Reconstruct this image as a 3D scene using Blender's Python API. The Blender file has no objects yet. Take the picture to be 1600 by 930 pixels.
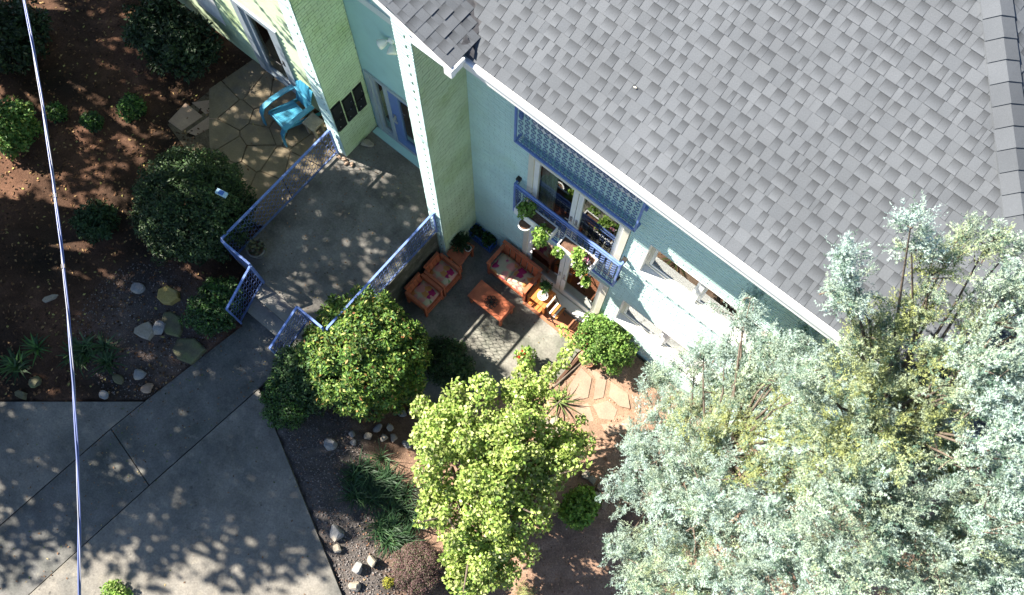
import bpy, math, random
import numpy as np
from mathutils import Vector, Matrix
random.seed(7); RNG = np.random.default_rng(11)
scene = bpy.context.scene
C = scene.collection
rad = math.radians

# ------------------------------------------------------------------ camera
cam_d = bpy.data.cameras.new("camera"); cam = bpy.data.objects.new("camera", cam_d); C.objects.link(cam)
ROWS = [[0.7709467, 0.6367528, 0.0136791], [-0.6122094, 0.7349668, 0.2915878], [0.1756156, -0.2331731, 0.9564463]]
CAM = Vector((0, 0, 16.1920))
m3 = Matrix(ROWS).transposed()
cam.matrix_world = Matrix.Translation(CAM) @ m3.to_4x4()
cam_d.sensor_width = 36; cam_d.lens = 36 * 1400 / 1600
cam_d.clip_start = .1; cam_d.clip_end = 600
scene.camera = cam
# ------------------------------------------------------------------ sky, sun, exposure
SUN_AZ, SUN_EL = rad(17), rad(43.8)
sdir = Vector((math.cos(SUN_AZ) * math.cos(SUN_EL), math.sin(SUN_AZ) * math.cos(SUN_EL), -math.sin(SUN_EL)))
w = bpy.data.worlds.new("World"); scene.world = w; w.use_nodes = True
nt = w.node_tree; bg = nt.nodes["Background"]
sky = nt.nodes.new("ShaderNodeTexSky"); sky.sky_type = 'NISHITA'; sky.sun_disc = False
sky.sun_elevation = SUN_EL
sky.sun_rotation = math.atan2(-sdir.x, -sdir.y)      # the sky's zero is +Y, turning towards +X
sky.air_density = .7; sky.dust_density = .2; sky.ozone_density = 1.3
nt.links.new(sky.outputs[0], bg.inputs[0]); bg.inputs[1].default_value = .068
sl = bpy.data.lights.new("sun", 'SUN'); sl.energy = 5.0; sl.angle = rad(.53); sl.color = (1, .93, .82)
so = bpy.data.objects.new("sun", sl); C.objects.link(so); so.rotation_euler = sdir.to_track_quat('-Z', 'Y').to_euler()
so.location = (-20, -6, 22)
scene.view_settings.view_transform = 'Standard'; scene.view_settings.look = 'None'
scene.view_settings.exposure = 1.75; scene.view_settings.gamma = 1
scene.cycles.max_bounces = 8; scene.cycles.transparent_max_bounces = 12

# ------------------------------------------------------------------ ground heights
def sstep(a, b, t):
    t = min(1.0, max(0.0, (t - a) / (b - a)))
    return t * t * (3 - 2 * t)
def ground_z(x, y):
    # height of the natural ground (metres above the lower patio)
    if y > .3: left = -6.2 - x
    elif y > -1.7: left = (-6.18 - .155 * (.3 - y)) - x
    else: left = (x + 6.49) * -.647 + (y + 1.7) * .763
    if y < .3 and y > -1.7: left = min(left, (x + 6.49) * -.647 + (y + 1.7) * .763 + .6)
    if left > 0 and x < -6.0:
        return .83 + .2 * sstep(0, 1.5, left)           # the left yard
    d = (x + 5.10) * .4409 + (y + .26) * .8976          # distance from the driveway's garden edge
    if d > 0:
        return .76 - .70 * sstep(0, 2.4, d)             # the garden falls to the patio
    return .76


# ------------------------------------------------------------------ materials
def mat(name, col, rough=.7, spec=.3, n1=(6, .15), n2=None, tint=None, bump=0, bscale=60, coord='Object', metal=0, attr=None, trans=0):
    """Principled surface; n1/n2 = (noise scale, amount of lightening/darkening); tint = (colour, noise scale, low, high)."""
    m = bpy.data.materials.new(name); m.use_nodes = True
    t = m.node_tree; N = t.nodes; L = t.links
    p = N["Principled BSDF"]; p.inputs['Roughness'].default_value = rough
    p.inputs['Specular IOR Level'].default_value = spec; p.inputs['Metallic'].default_value = metal
    tc = N.new("ShaderNodeTexCoord"); co = tc.outputs[coord]
    if attr:
        a = N.new("ShaderNodeAttribute"); a.attribute_name = attr; cur = a.outputs['Color']
    else:
        r = N.new("ShaderNodeRGB"); r.outputs[0].default_value = (*col, 1); cur = r.outputs[0]
    if tint:
        for tn in (tint if isinstance(tint, list) else [tint]):
            nz = N.new("ShaderNodeTexNoise"); nz.inputs['Scale'].default_value = tn[1]; nz.inputs['Detail'].default_value = 6
            nz.inputs['Roughness'].default_value = .6
            L.new(co, nz.inputs['Vector'])
            mr = N.new("ShaderNodeMapRange"); mr.inputs[1].default_value = tn[2]; mr.inputs[2].default_value = tn[3]
            L.new(nz.outputs[0], mr.inputs[0])
            mx = N.new("ShaderNodeMix"); mx.data_type = 'RGBA'
            L.new(mr.outputs[0], mx.inputs[0]); L.new(cur, mx.inputs[6]); mx.inputs[7].default_value = (*tn[0], 1); cur = mx.outputs[2]
    for nn in (n1, n2):
        if nn:
            nz = N.new("ShaderNodeTexNoise"); nz.inputs['Scale'].default_value = nn[0]; nz.inputs['Detail'].default_value = 8
            nz.inputs['Roughness'].default_value = .65
            L.new(co, nz.inputs['Vector'])
            mr = N.new("ShaderNodeMapRange"); mr.inputs[1].default_value = .3; mr.inputs[2].default_value = .7
            mr.inputs[3].default_value = 1 - nn[1]; mr.inputs[4].default_value = 1 + nn[1]
            L.new(nz.outputs[0], mr.inputs[0])
            mu = N.new("ShaderNodeVectorMath"); mu.operation = 'SCALE'
            L.new(cur, mu.inputs[0]); L.new(mr.outputs[0], mu.inputs['Scale']); cur = mu.outputs[0]
    L.new(cur, p.inputs['Base Color'])
    if bump:
        nz = N.new("ShaderNodeTexNoise"); nz.inputs['Scale'].default_value = bscale; nz.inputs['Detail'].default_value = 5
        L.new(co, nz.inputs['Vector'])
        b = N.new("ShaderNodeBump"); b.inputs['Strength'].default_value = bump; b.inputs['Distance'].default_value = .02
        L.new(nz.outputs[0], b.inputs['Height']); L.new(b.outputs[0], p.inputs['Normal'])
    if trans:
        tr = N.new("ShaderNodeBsdfTranslucent"); L.new(cur, tr.inputs[0])
        ms = N.new("ShaderNodeMixShader"); ms.inputs[0].default_value = trans
        L.new(p.outputs[0], ms.inputs[1]); L.new(tr.outputs[0], ms.inputs[2]); L.new(ms.outputs[0], N["Material Output"].inputs[0])
    return m

M = {}
M['wall'] = mat('mint_paint', (.59, .785, .745), .75, .2, (3, .07), (40, .05), tint=((.55, .73, .62), 1.1, .5, .8), bump=.15, bscale=90)
M['joint'] = mat('painted_mortar', (.55, .72, .66), .9, .1, (9, .2))
M['wall_green'] = mat('weathered_mint_paint', (.56, .68, .47), .8, .2, (3, .1), (40, .08), tint=((.42, .54, .28), 1.4, .48, .75), bump=.2, bscale=90)  # yellow-green bounce light off the yard mixed into the paint, plus algae
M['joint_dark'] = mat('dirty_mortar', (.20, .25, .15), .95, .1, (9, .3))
M['plaster'] = mat('blue_green_render', (.36, .58, .60), .7, .2, (4, .05), bump=.1, bscale=120)
M['white'] = mat('white_paint', (.82, .82, .80), .45, .35, (12, .04))
M['fascia'] = mat('white_gutter', (.84, .84, .83), .4, .4, (8, .03))
M['soffit'] = mat('soffit_board', (.60, .66, .70), .7, .2, (8, .05))
M['frame_grey'] = mat('grey_door_frame', (.34, .40, .45), .45, .35, (6, .06))
M['cream'] = mat('cream_frame', (.74, .70, .60), .5, .3, (8, .05))
M['blue_iron'] = mat('blue_ironwork', (.15, .24, .55), .45, .4, (14, .2), tint=((.30, .36, .58), 7, .55, .75))
M['iron_dark'] = mat('navy_ironwork', (.09, .13, .28), .5, .35, (14, .25))
M['iron_ring'] = mat('blue_ring_ironwork', (.09, .14, .30), .5, .35, (14, .2))
M['blue_door'] = mat('blue_door_paint', (.11, .19, .44), .4, .4, (5, .06))
M['curtain'] = mat('pale_curtain', (.55, .58, .55), .9, .1, (20, .1))
M['floor_in'] = mat('brown_floor', (.16, .08, .05), .6, .3, (6, .2))
M['dark_in'] = mat('room_wall', (.22, .19, .17), .9, .1, (3, .1))
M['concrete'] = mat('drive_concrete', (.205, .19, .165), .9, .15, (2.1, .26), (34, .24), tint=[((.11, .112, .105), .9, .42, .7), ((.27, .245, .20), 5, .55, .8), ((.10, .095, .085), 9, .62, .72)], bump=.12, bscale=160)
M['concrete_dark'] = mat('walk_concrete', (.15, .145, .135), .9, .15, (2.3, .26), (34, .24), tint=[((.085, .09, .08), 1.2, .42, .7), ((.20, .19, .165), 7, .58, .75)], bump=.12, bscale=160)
M['terrace'] = mat('terrace_concrete', (.17, .16, .145), .85, .2, (1.9, .28), (30, .26), tint=[((.09, .085, .075), 1.8, .48, .7), ((.25, .24, .22), 3.3, .6, .8)], bump=.12, bscale=140)
M['step'] = mat('step_concrete', (.26, .25, .23), .9, .15, (3, .2), (30, .15), bump=.1, bscale=140)
M['patio'] = mat('patio_concrete', (.23, .22, .19), .8, .25, (2.2, .3), (26, .25), tint=((.13, .135, .11), 1.9, .42, .66), bump=.1, bscale=140)
M['old_wall'] = mat('mossy_wall', (.10, .105, .09), .95, .1, (5, .35), (30, .2), tint=((.22, .22, .20), 4, .55, .75), bump=.4, bscale=40)
M['flag'] = mat('yellow_flagstone', (.21, .17, .115), .9, .15, (4, .2), (40, .12), tint=((.16, .14, .12), 3, .5, .75), bump=.2, bscale=60)
M['redflag'] = mat('red_flagstone', (.33, .235, .175), .9, .15, (3, .18), (40, .1), tint=((.42, .30, .21), 2.5, .5, .75), bump=.2, bscale=50)
M['bare_soil'] = mat('soil', (.2, .1, .06), .95, .1, (3, .25), (35, .35), attr='col', bump=.6, bscale=45)
M['dirt'] = mat('packed_dirt', (.27, .18, .125), .95, .1, (5, .25), (45, .3), tint=((.33,.21,.14), 3, .45, .7), bump=.5, bscale=50)
M['dirt_dark'] = mat('damp_dirt', (.12, .095, .065), .95, .1, (5, .3), (45, .3), bump=.5, bscale=50)
M['flash'] = mat('worn_shingle_felt', (.07,.07,.075), .9, .1, (20,.3))
M['rock'] = mat('grey_rock', (.25, .25, .25), .85, .2, (5, .25), (40, .12), tint=((.36, .29, .20), 3, .5, .75), bump=.3, bscale=30)
M['pale_rock'] = mat('pale_rock', (.33, .29, .23), .85, .2, (5, .2), (40, .12), tint=((.26, .25, .24), 4, .5, .75), bump=.3, bscale=30)
M['moss_rock'] = mat('mossy_rock', (.14, .13, .085), .95, .1, (6, .3), (40, .15), tint=((.12, .14, .06), 5, .45, .7), bump=.3, bscale=30)
M['yellow_rock'] = mat('yellow_rock', (.36, .28, .10), .9, .1, (6, .25), (40, .15), tint=((.20, .17, .09), 5, .5, .75), bump=.3, bscale=30)  # yellow stone with duller brown patches
M['red_wood'] = mat('red_orange_wood', (.52, .15, .07), .55, .35, (9, .14), (45, .08), tint=((.34, .07, .035), 5, .5, .8))
M['orange_wood'] = mat('orange_wood', (.58, .20, .05), .5, .35, (9, .12))
M['mat'] = mat('terracotta_tile', (.38, .16, .09), .8, .2, (4, .12), (50, .08))
M['terracotta'] = mat('terracotta_pot', (.36, .17, .10), .85, .2, (8, .2))
M['teal_plastic'] = mat('teal_plastic', (.06, .29, .44), .4, .4, (5, .06))
M['crate_blue'] = mat('blue_plastic_crate', (.06, .16, .48), .4, .4, (6, .06))
M['black'] = mat('black_metal', (.012, .012, .013), .5, .35, (9, .2))
M['dark_iron'] = mat('dark_wrought_iron', (.035, .03, .025), .5, .4, (9, .2))
M['steel'] = mat('brushed_steel', (.55, .55, .55), .3, .5, None, metal=1)
M['cable'] = mat('grey_cable_jacket', (.09, .12, .27), .35, .5, (3, .1))
M['cable_bare'] = mat('bare_aluminium_wire', (.26, .27, .32), .4, .5, (3, .08))
M['bark'] = mat('brown_bark', (.16, .12, .09), .95, .1, (9, .3), (40, .2), bump=.5, bscale=40)
M['grey_bark'] = mat('grey_bark', (.15, .12, .095), .95, .1, (9, .3), (40, .2), bump=.5, bscale=40)
M['soil_pot'] = mat('potting_soil', (.17, .10, .07), .95, .1, (30, .4), bump=.6, bscale=60)
M['pot_glaze'] = mat('glazed_pot', (.19, .18, .16), .5, .4, (6, .2))
M['plank'] = mat('timber_edging', (.11, .06, .04), .9, .15, (8, .3))
M['leaf'] = mat('leaf', (.1, .2, .05), .5, .3, None, attr='col', trans=.28)
M['leaf_gloss'] = mat('glossy_leaf', (.1, .2, .05), .5, .3, None, attr='col', trans=.18)
M['cedar'] = mat('cedar_foliage', (.4, .5, .45), .75, .15, None, attr='col', trans=.14)
M['litter'] = mat('fallen_leaf', (.2, .1, .05), .85, .15, None, attr='col')
M['pebble'] = mat('pebble', (.3, .3, .3), .85, .2, None, attr='col')
M['petal'] = mat('petal', (.6, .2, .3), .6, .2, None, attr='col', trans=.3)

def glass_mat():
    m = bpy.data.materials.new('window_glass'); m.use_nodes = True
    p = m.node_tree.nodes["Principled BSDF"]
    p.inputs['Base Color'].default_value = (.80, .86, .84, 1); p.inputs['Roughness'].default_value = .02
    p.inputs['Transmission Weight'].default_value = 1; p.inputs['IOR'].default_value = 1.5
    return m
M['glass'] = glass_mat()

def shingle_mat():
    m = bpy.data.materials.new('asphalt_shingle'); m.use_nodes = True
    t = m.node_tree; N = t.nodes; L = t.links; p = N["Principled BSDF"]
    p.inputs['Roughness'].default_value = .92; p.inputs['Specular IOR Level'].default_value = .15
    a = N.new("ShaderNodeAttribute"); a.attribute_name = 'col'
    uv = N.new("ShaderNodeUVMap")
    sp = N.new("ShaderNodeSeparateXYZ"); L.new(uv.outputs[0], sp.inputs[0])
    # granule blend: the mill prints a darker band of granules across the upper part of every other tab
    mr = N.new("ShaderNodeMapRange"); mr.inputs[1].default_value = .1; mr.inputs[2].default_value = .95
    mr.inputs[3].default_value = 1.06; mr.inputs[4].default_value = .50; L.new(sp.outputs[1], mr.inputs[0])
    band = N.new("ShaderNodeMix"); band.data_type = 'FLOAT'; L.new(a.outputs['Alpha'], band.inputs[0])
    band.inputs[2].default_value = 1.0; L.new(mr.outputs[0], band.inputs[3])
    tc = N.new("ShaderNodeTexCoord")
    n1 = N.new("ShaderNodeTexNoise"); n1.inputs['Scale'].default_value = 260; n1.inputs['Detail'].default_value = 3; L.new(tc.outputs['Object'], n1.inputs['Vector'])
    n1r = N.new("ShaderNodeMapRange"); n1r.inputs[1].default_value = .3; n1r.inputs[2].default_value = .7; n1r.inputs[3].default_value = .74; n1r.inputs[4].default_value = 1.26; L.new(n1.outputs[0], n1r.inputs[0])
    geo = N.new("ShaderNodeNewGeometry")
    n2 = N.new("ShaderNodeTexNoise"); n2.inputs['Scale'].default_value = .9; n2.inputs['Detail'].default_value = 5; L.new(geo.outputs['Position'], n2.inputs['Vector'])
    n2r = N.new("ShaderNodeMapRange"); n2r.inputs[1].default_value = .3; n2r.inputs[2].default_value = .7; n2r.inputs[3].default_value = .88; n2r.inputs[4].default_value = 1.12; L.new(n2.outputs[0], n2r.inputs[0])
    cur = a.outputs['Color']
    for o in (band.outputs[0], n1r.outputs[0], n2r.outputs[0]):
        mu = N.new("ShaderNodeVectorMath"); mu.operation = 'SCALE'; L.new(cur, mu.inputs[0]); L.new(o, mu.inputs['Scale']); cur = mu.outputs[0]
    L.new(cur, p.inputs['Base Color'])
    b = N.new("ShaderNodeBump"); b.inputs['Strength'].default_value = .25; b.inputs['Distance'].default_value = .01
    L.new(n1.outputs[0], b.inputs['Height']); L.new(b.outputs[0], p.inputs['Normal'])
    return m
M['shingle'] = shingle_mat()

def floral_mat():
    m = bpy.data.materials.new('floral_cushion_cloth'); m.use_nodes = True
    t = m.node_tree; N = t.nodes; L = t.links; p = N["Principled BSDF"]; p.inputs['Roughness'].default_value = .85
    p.inputs['Specular IOR Level'].default_value = .15
    tc = N.new("ShaderNodeTexCoord"); co = tc.outputs['Object']
    nz = N.new("ShaderNodeTexNoise"); nz.inputs['Scale'].default_value = 9; L.new(co, nz.inputs['Vector'])
    ad = N.new("ShaderNodeMix"); ad.data_type = 'VECTOR'; ad.inputs[0].default_value = .10; L.new(co, ad.inputs[4]); L.new(nz.outputs['Color'], ad.inputs[5])
    cur = None
    base = N.new("ShaderNodeRGB"); base.outputs[0].default_value = (.46, .43, .29, 1); cur = base.outputs[0]
    for sc, thr, cols in ((9.5, .42, [(.16, .24, .10), (.46, .44, .31), (.44, .42, .29), (.20, .30, .16)]),
                          (7.2, .60, [(.36, .03, .12), (.48, .44, .30), (.55, .26, .09), (.42, .06, .18), (.58, .28, .24)])):
        v = N.new("ShaderNodeTexVoronoi"); v.inputs['Scale'].default_value = sc; L.new(ad.outputs[1], v.inputs['Vector'])
        s = N.new("ShaderNodeSeparateColor"); L.new(v.outputs['Color'], s.inputs[0])
        r = N.new("ShaderNodeValToRGB"); r.color_ramp.interpolation = 'CONSTANT'
        while len(r.color_ramp.elements) < len(cols): r.color_ramp.elements.new(.5)
        for i, c in enumerate(cols): r.color_ramp.elements[i].position = i / len(cols); r.color_ramp.elements[i].color = (*c, 1)
        L.new(s.outputs[0], r.inputs[0])
        mr = N.new("ShaderNodeMapRange"); mr.inputs[1].default_value = thr - .1; mr.inputs[2].default_value = thr + .04
        mr.inputs[3].default_value = 1; mr.inputs[4].default_value = 0; L.new(v.outputs['Distance'], mr.inputs[0])
        mx = N.new("ShaderNodeMix"); mx.data_type = 'RGBA'; L.new(mr.outputs[0], mx.inputs[0]); L.new(cur, mx.inputs[6]); L.new(r.outputs[0], mx.inputs[7]); cur = mx.outputs[2]
    L.new(cur, p.inputs['Base Color'])
    return m
M['floral'] = floral_mat()

# ------------------------------------------------------------------ mesh helpers
ORIGIN = {}
class MB:
    def __init__(s): s.v = []; s.f = []
    def add(s, vs, fs):
        o = len(s.v); s.v += [tuple(q) for q in vs]; s.f += [tuple(i + o for i in f) for f in fs]; return s
    def box(s, a, b):
        x0, y0, z0 = (min(a[i], b[i]) for i in range(3)); x1, y1, z1 = (max(a[i], b[i]) for i in range(3))
        return s.add([(x0,y0,z0),(x1,y0,z0),(x1,y1,z0),(x0,y1,z0),(x0,y0,z1),(x1,y0,z1),(x1,y1,z1),(x0,y1,z1)],
              [(0,3,2,1),(4,5,6,7),(0,1,5,4),(1,2,6,5),(2,3,7,6),(3,0,4,7)])
    def obox(s, c, u, v, w_):      # centre and three half-axis vectors
        c, u, v, w_ = map(Vector, (c, u, v, w_)); P = []
        for k in (-1, 1):
            for a, b in ((-1,-1),(1,-1),(1,1),(-1,1)): P.append(c + u*a + v*b + w_*k)
        return s.add(P, [(0,3,2,1),(4,5,6,7),(0,1,5,4),(1,2,6,5),(2,3,7,6),(3,0,4,7)])
    def bar(s, p, q, wd, h, up=(0,0,1)):   # rectangular bar from p to q
        p, q = Vector(p), Vector(q); d = (q - p); u = d.normalized(); sd = u.cross(Vector(up))
        if sd.length < 1e-4: sd = u.cross(Vector((1,0,0)))
        sd.normalize(); n = sd.cross(u)
        return s.obox((p + q) / 2, d / 2, sd * wd / 2, n * h / 2)
    def tube(s, pts, r, n=8, caps=True):
        pts = [Vector(p) for p in pts]; rs = r if isinstance(r, (list, tuple)) else [r] * len(pts)
        V = []; F = []; ref = Vector((.31, .17, .93))
        for i, p in enumerate(pts):
            d = (pts[min(i+1, len(pts)-1)] - pts[max(i-1, 0)]).normalized()
            a = d.cross(ref); a = a.normalized() if a.length > 1e-3 else d.orthogonal().normalized(); b = d.cross(a)
            for k in range(n):
                t = 2*math.pi*k/n; V.append(p + (a*math.cos(t) + b*math.sin(t)) * rs[i])
        for i in range(len(pts)-1):
            for k in range(n): F.append((i*n+k, i*n+(k+1) % n, (i+1)*n+(k+1) % n, (i+1)*n+k))
        if caps: F += [tuple(range(n-1, -1, -1)), tuple(range((len(pts)-1)*n, len(pts)*n))]
        return s.add(V, F)
    def ring(s, c, u, v, R, r, n=10, m=4, oval=1.0):
        c, u, v = Vector(c), Vector(u).normalized(), Vector(v).normalized(); nn = u.cross(v); V = []; F = []
        for i in range(n):
            t = 2*math.pi*i/n; d = u*math.cos(t) + v*math.sin(t); g = u*math.cos(t) + v*(math.sin(t)*oval)
            for k in range(m):
                q = 2*math.pi*(k+.5)/m; V.append(c + g*R + d*r*math.cos(q) + nn*r*math.sin(q))
        for i in range(n):
            for k in range(m): F.append((i*m+k, ((i+1) % n)*m+k, ((i+1) % n)*m+(k+1) % m, i*m+(k+1) % m))
        return s.add(V, F)
    def prism(s, poly, z0, z1):
        a = sum(poly[i][0]*poly[(i+1) % len(poly)][1] - poly[(i+1) % len(poly)][0]*poly[i][1] for i in range(len(poly)))
        if a < 0: poly = poly[::-1]
        n = len(poly)
        zt = z1 if isinstance(z1, (list, tuple)) else [z1]*n
        return s.add([(p[0], p[1], z0) for p in poly] + [(p[0], p[1], zt[i]) for i, p in enumerate(poly)],
              [tuple(range(n-1, -1, -1)), tuple(range(n, 2*n))] + [(i, (i+1) % n, n+(i+1) % n, n+i) for i in range(n)])
    def lathe(s, prof, c, n=20, cap=True):
        V = []; F = []
        for r, z in prof:
            for k in range(n): t = 2*math.pi*k/n; V.append((c[0]+r*math.cos(t), c[1]+r*math.sin(t), c[2]+z))
        for i in range(len(prof)-1):
            for k in range(n): F.append((i*n+k, i*n+(k+1) % n, (i+1)*n+(k+1) % n, (i+1)*n+k))
        if cap: F += [tuple(range(n-1, -1, -1)), tuple(range((len(prof)-1)*n, len(prof)*n))]
        return s.add(V, F)
    def cushion(s, c, sx, sy, h, n=8, rot=0):
        V = []; F = []; ca, sa = math.cos(rot), math.sin(rot)
        for top in (1, 0):
            for i in range(n+1):
                for j in range(n+1):
                    a, b = 2*i/n-1, 2*j/n-1
                    e = (1-abs(a)**4)*(1-abs(b)**4)
                    px, py = a*sx/2*(1-.05*b*b), b*sy/2*(1-.05*a*a)
                    z = h*.5 + (h*.5*e**.45 if top else -h*.5*e**.45) if e > 0 else h*.5
                    V.append((c[0]+px*ca-py*sa, c[1]+px*sa+py*ca, c[2]+z))
        K = (n+1)**2
        for t in (0, 1):
            for i in range(n):
                for j in range(n):
                    q = (t*K+i*(n+1)+j, t*K+(i+1)*(n+1)+j, t*K+(i+1)*(n+1)+j+1, t*K+i*(n+1)+j+1)
                    F.append(q if t == 0 else q[::-1])
        return s.add(V, F)
    def rock(s, c, sx, sy, sz, seed, rot=0, ang=.35):
        import bmesh
        bm = bmesh.new(); bmesh.ops.create_icosphere(bm, subdivisions=2, radius=1); r = random.Random(seed)
        planes = [(Vector((r.gauss(0,1), r.gauss(0,1), r.gauss(0,.8))).normalized(), r.uniform(.50, .88)) for _ in range(12)]
        planes.append((Vector((0, 0, 1)), .6))
        ca, sa = math.cos(rot), math.sin(rot); V = []
        for v in bm.verts:
            p = v.co.copy()
            for n, d in planes:
                k = p.dot(n)
                if k > d: p -= n * (k - d)
            p *= 1 + r.uniform(-.04, .04)
            x, y, z = p.x*sx, p.y*sy, p.z*sz
            V.append((c[0]+x*ca-y*sa, c[1]+x*sa+y*ca, c[2]+z))
        F = [tuple(v.index for v in f.verts) for f in bm.faces]; bm.free()
        return s.add(V, F)

def link(name, me, mt, parent=None, smooth=False, kind=None, label=None):
    o = bpy.data.objects.new(name, me); C.objects.link(o)
    if mt is not None and not me.materials: me.materials.append(mt)
    if parent is not None: o.parent = parent
    if smooth: me.polygons.foreach_set('use_smooth', [True]*len(me.polygons))
    if kind: o['kind'] = kind
    if label: o['label'] = label
    ORIGIN[o.name] = ORIGIN.get(parent.name, Vector((0,0,0))) if parent is not None else Vector((0,0,0))
    return o
def build(name, mb, mt, parent=None, local=False, **k):
    """one mesh object; world-space vertices are moved into the parent's frame unless local"""
    off = Vector((0,0,0)) if (local or parent is None) else ORIGIN[parent.name]
    me = bpy.data.meshes.new(name)
    me.from_pydata([(x-off.x, y-off.y, z-off.z) for x, y, z in mb.v], [], mb.f); me.update()
    return link(name, me, mt, parent, **k)
def np_mesh(name, V, F, mt, parent=None, col=None, **k):
    """fast mesh from numpy arrays; F is M x 3 or M x 4; col per vertex (n,3 or n,4)"""
    off = np.array(ORIGIN[parent.name]) if parent is not None else np.zeros(3)
    me = bpy.data.meshes.new(name); n = len(V); m, q = F.shape
    me.vertices.add(n); me.vertices.foreach_set('co', (V - off).astype(np.float32).ravel())
    me.loops.add(m*q); me.loops.foreach_set('vertex_index', F.astype(np.int32).ravel())
    me.polygons.add(m); me.polygons.foreach_set('loop_start', np.arange(0, m*q, q, dtype=np.int32))
    me.update(calc_edges=True)
    if col is not None:
        a = me.color_attributes.new('col', 'FLOAT_COLOR', 'POINT')
        c = np.ones((n, 4), np.float32); c[:, :col.shape[1]] = col; a.data.foreach_set('color', c.ravel())
    return link(name, me, mt, parent, **k)
def tag(o, label, cat=None, group=None, kind=None):
    o['label'] = label
    if cat: o['category'] = cat
    if group: o['group'] = group
    if kind: o['kind'] = kind
    return o
def thing(name, label, cat, loc=(0,0,0), rotz=0, group=None):
    o = bpy.data.objects.new(name, None); C.objects.link(o); o.location = loc; o.rotation_euler = (0,0,rotz)
    o.empty_display_size = .2; ORIGIN[o.name] = Vector(loc)
    return tag(o, label, cat, group)
def struct(name, mb, mt, parent=None, **k):
    o = build(name, mb, mt, parent, **k)
    if parent is None: o['kind'] = 'structure'
    return o

# ------------------------------------------------------------------ foliage helpers
def unit(a): return a / np.maximum(np.linalg.norm(a, axis=1, keepdims=True), 1e-9)
def leaf_arrays(c, a, n, L, W, col, fold=.12):
    """diamond leaves: base c, axis a, normal n, length L, width W -> verts, tris, vertex colours"""
    b = unit(np.cross(a, n)); n = np.cross(b, a); L = L[:, None]; W = W[:, None]
    V = np.stack([c, c + a*L*.48 + b*W*.5 + n*L*fold, c + a*L, c + a*L*.48 - b*W*.5 + n*L*fold], 1).reshape(-1, 3)
    k = np.arange(len(c))[:, None]*4
    F = np.concatenate([k + np.array([0, 1, 2]), k + np.array([0, 2, 3])], 0)
    return V, F, np.repeat(col, 4, 0)
def pick(pal, n, rng, jit=.18):
    cols = np.array([p[0] for p in pal]); wts = np.array([p[1] for p in pal], float); wts /= wts.sum()
    c = cols[rng.choice(len(cols), n, p=wts)]
    return np.clip(c * (1 + jit*rng.standard_normal((n, 1))), .005, .95)
def foliage(name, clumps, n_per, L, W, pal, parent, mt, seed, upb=.35, shell=.35, label=None, ctr=None, clump_jit=.16, **k):
    """leaves spread over clumps (x,y,z,r); they face outwards and up, each its own face"""
    rng = np.random.default_rng(seed); cc = np.array([q[:3] for q in clumps]); rr = np.array([q[3] for q in clumps])
    per = np.maximum(4, (n_per * (rr/rr.mean())**2).astype(int)); idx = np.repeat(np.arange(len(cc)), per); n = len(idx)
    d = unit(rng.standard_normal((n, 3))); rad_ = rr[idx]*(shell + (1-shell)*rng.random(n)**.5)
    p = cc[idx] + d*rad_[:, None]
    out = d.copy()
    if ctr is not None: out = unit(.6*d + .6*unit(p - np.array(ctr)))
    nrm = unit(out + np.array([0, 0, upb]) + .45*rng.standard_normal((n, 3)))
    ax = unit(np.cross(nrm, rng.standard_normal((n, 3)))*1.0 + .35*out)
    cj = 1 + clump_jit*rng.standard_normal(len(cc))[idx, None]
    col = pick(pal, n, rng)*np.clip(cj, .6, 1.5)
    s = (.7 + .6*rng.random(n))
    V, F, cl = leaf_arrays(p, ax, nrm, L*s, W*s, col)
    o = np_mesh(name, V, F, mt, parent, cl, **k)
    if label: o['label'] = label
    return o
def dome_clumps(c, rx, ry, rz, n, r, seed, low=-.5, jit=.12):
    rng = np.random.default_rng(seed); out = []
    for i in range(n):
        z = low + (1-low)*(i+.5)/n; t = i*2.399963 + rng.random()*.5; s = math.sqrt(max(0, 1-z*z)); q = 1 - jit*rng.random() - r/max(rx, .01)*.5
        out.append((c[0]+rx*s*math.cos(t)*q, c[1]+ry*s*math.sin(t)*q, c[2]+rz*z*q, r*(.75+.5*rng.random())))
    return out
def stems(name, base, tips, r, mt, parent, seed=0, n=5, wob=.08):
    rr = random.Random(seed); mb = MB(); base = Vector(base)
    for t in tips:
        t = Vector(t); pts = [base.lerp(t, q) + Vector((rr.gauss(0,wob), rr.gauss(0,wob), 0))*math.sin(math.pi*q)*(t-base).length + Vector((0,0,(t.z-base.z)*.12*math.sin(math.pi*q))) for q in (0, .25, .5, .75, 1)]
        mb.tube(pts, [r, r*.8, r*.6, r*.42, r*.2], n)
    return build(name, mb, mt, parent, smooth=True)

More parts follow.
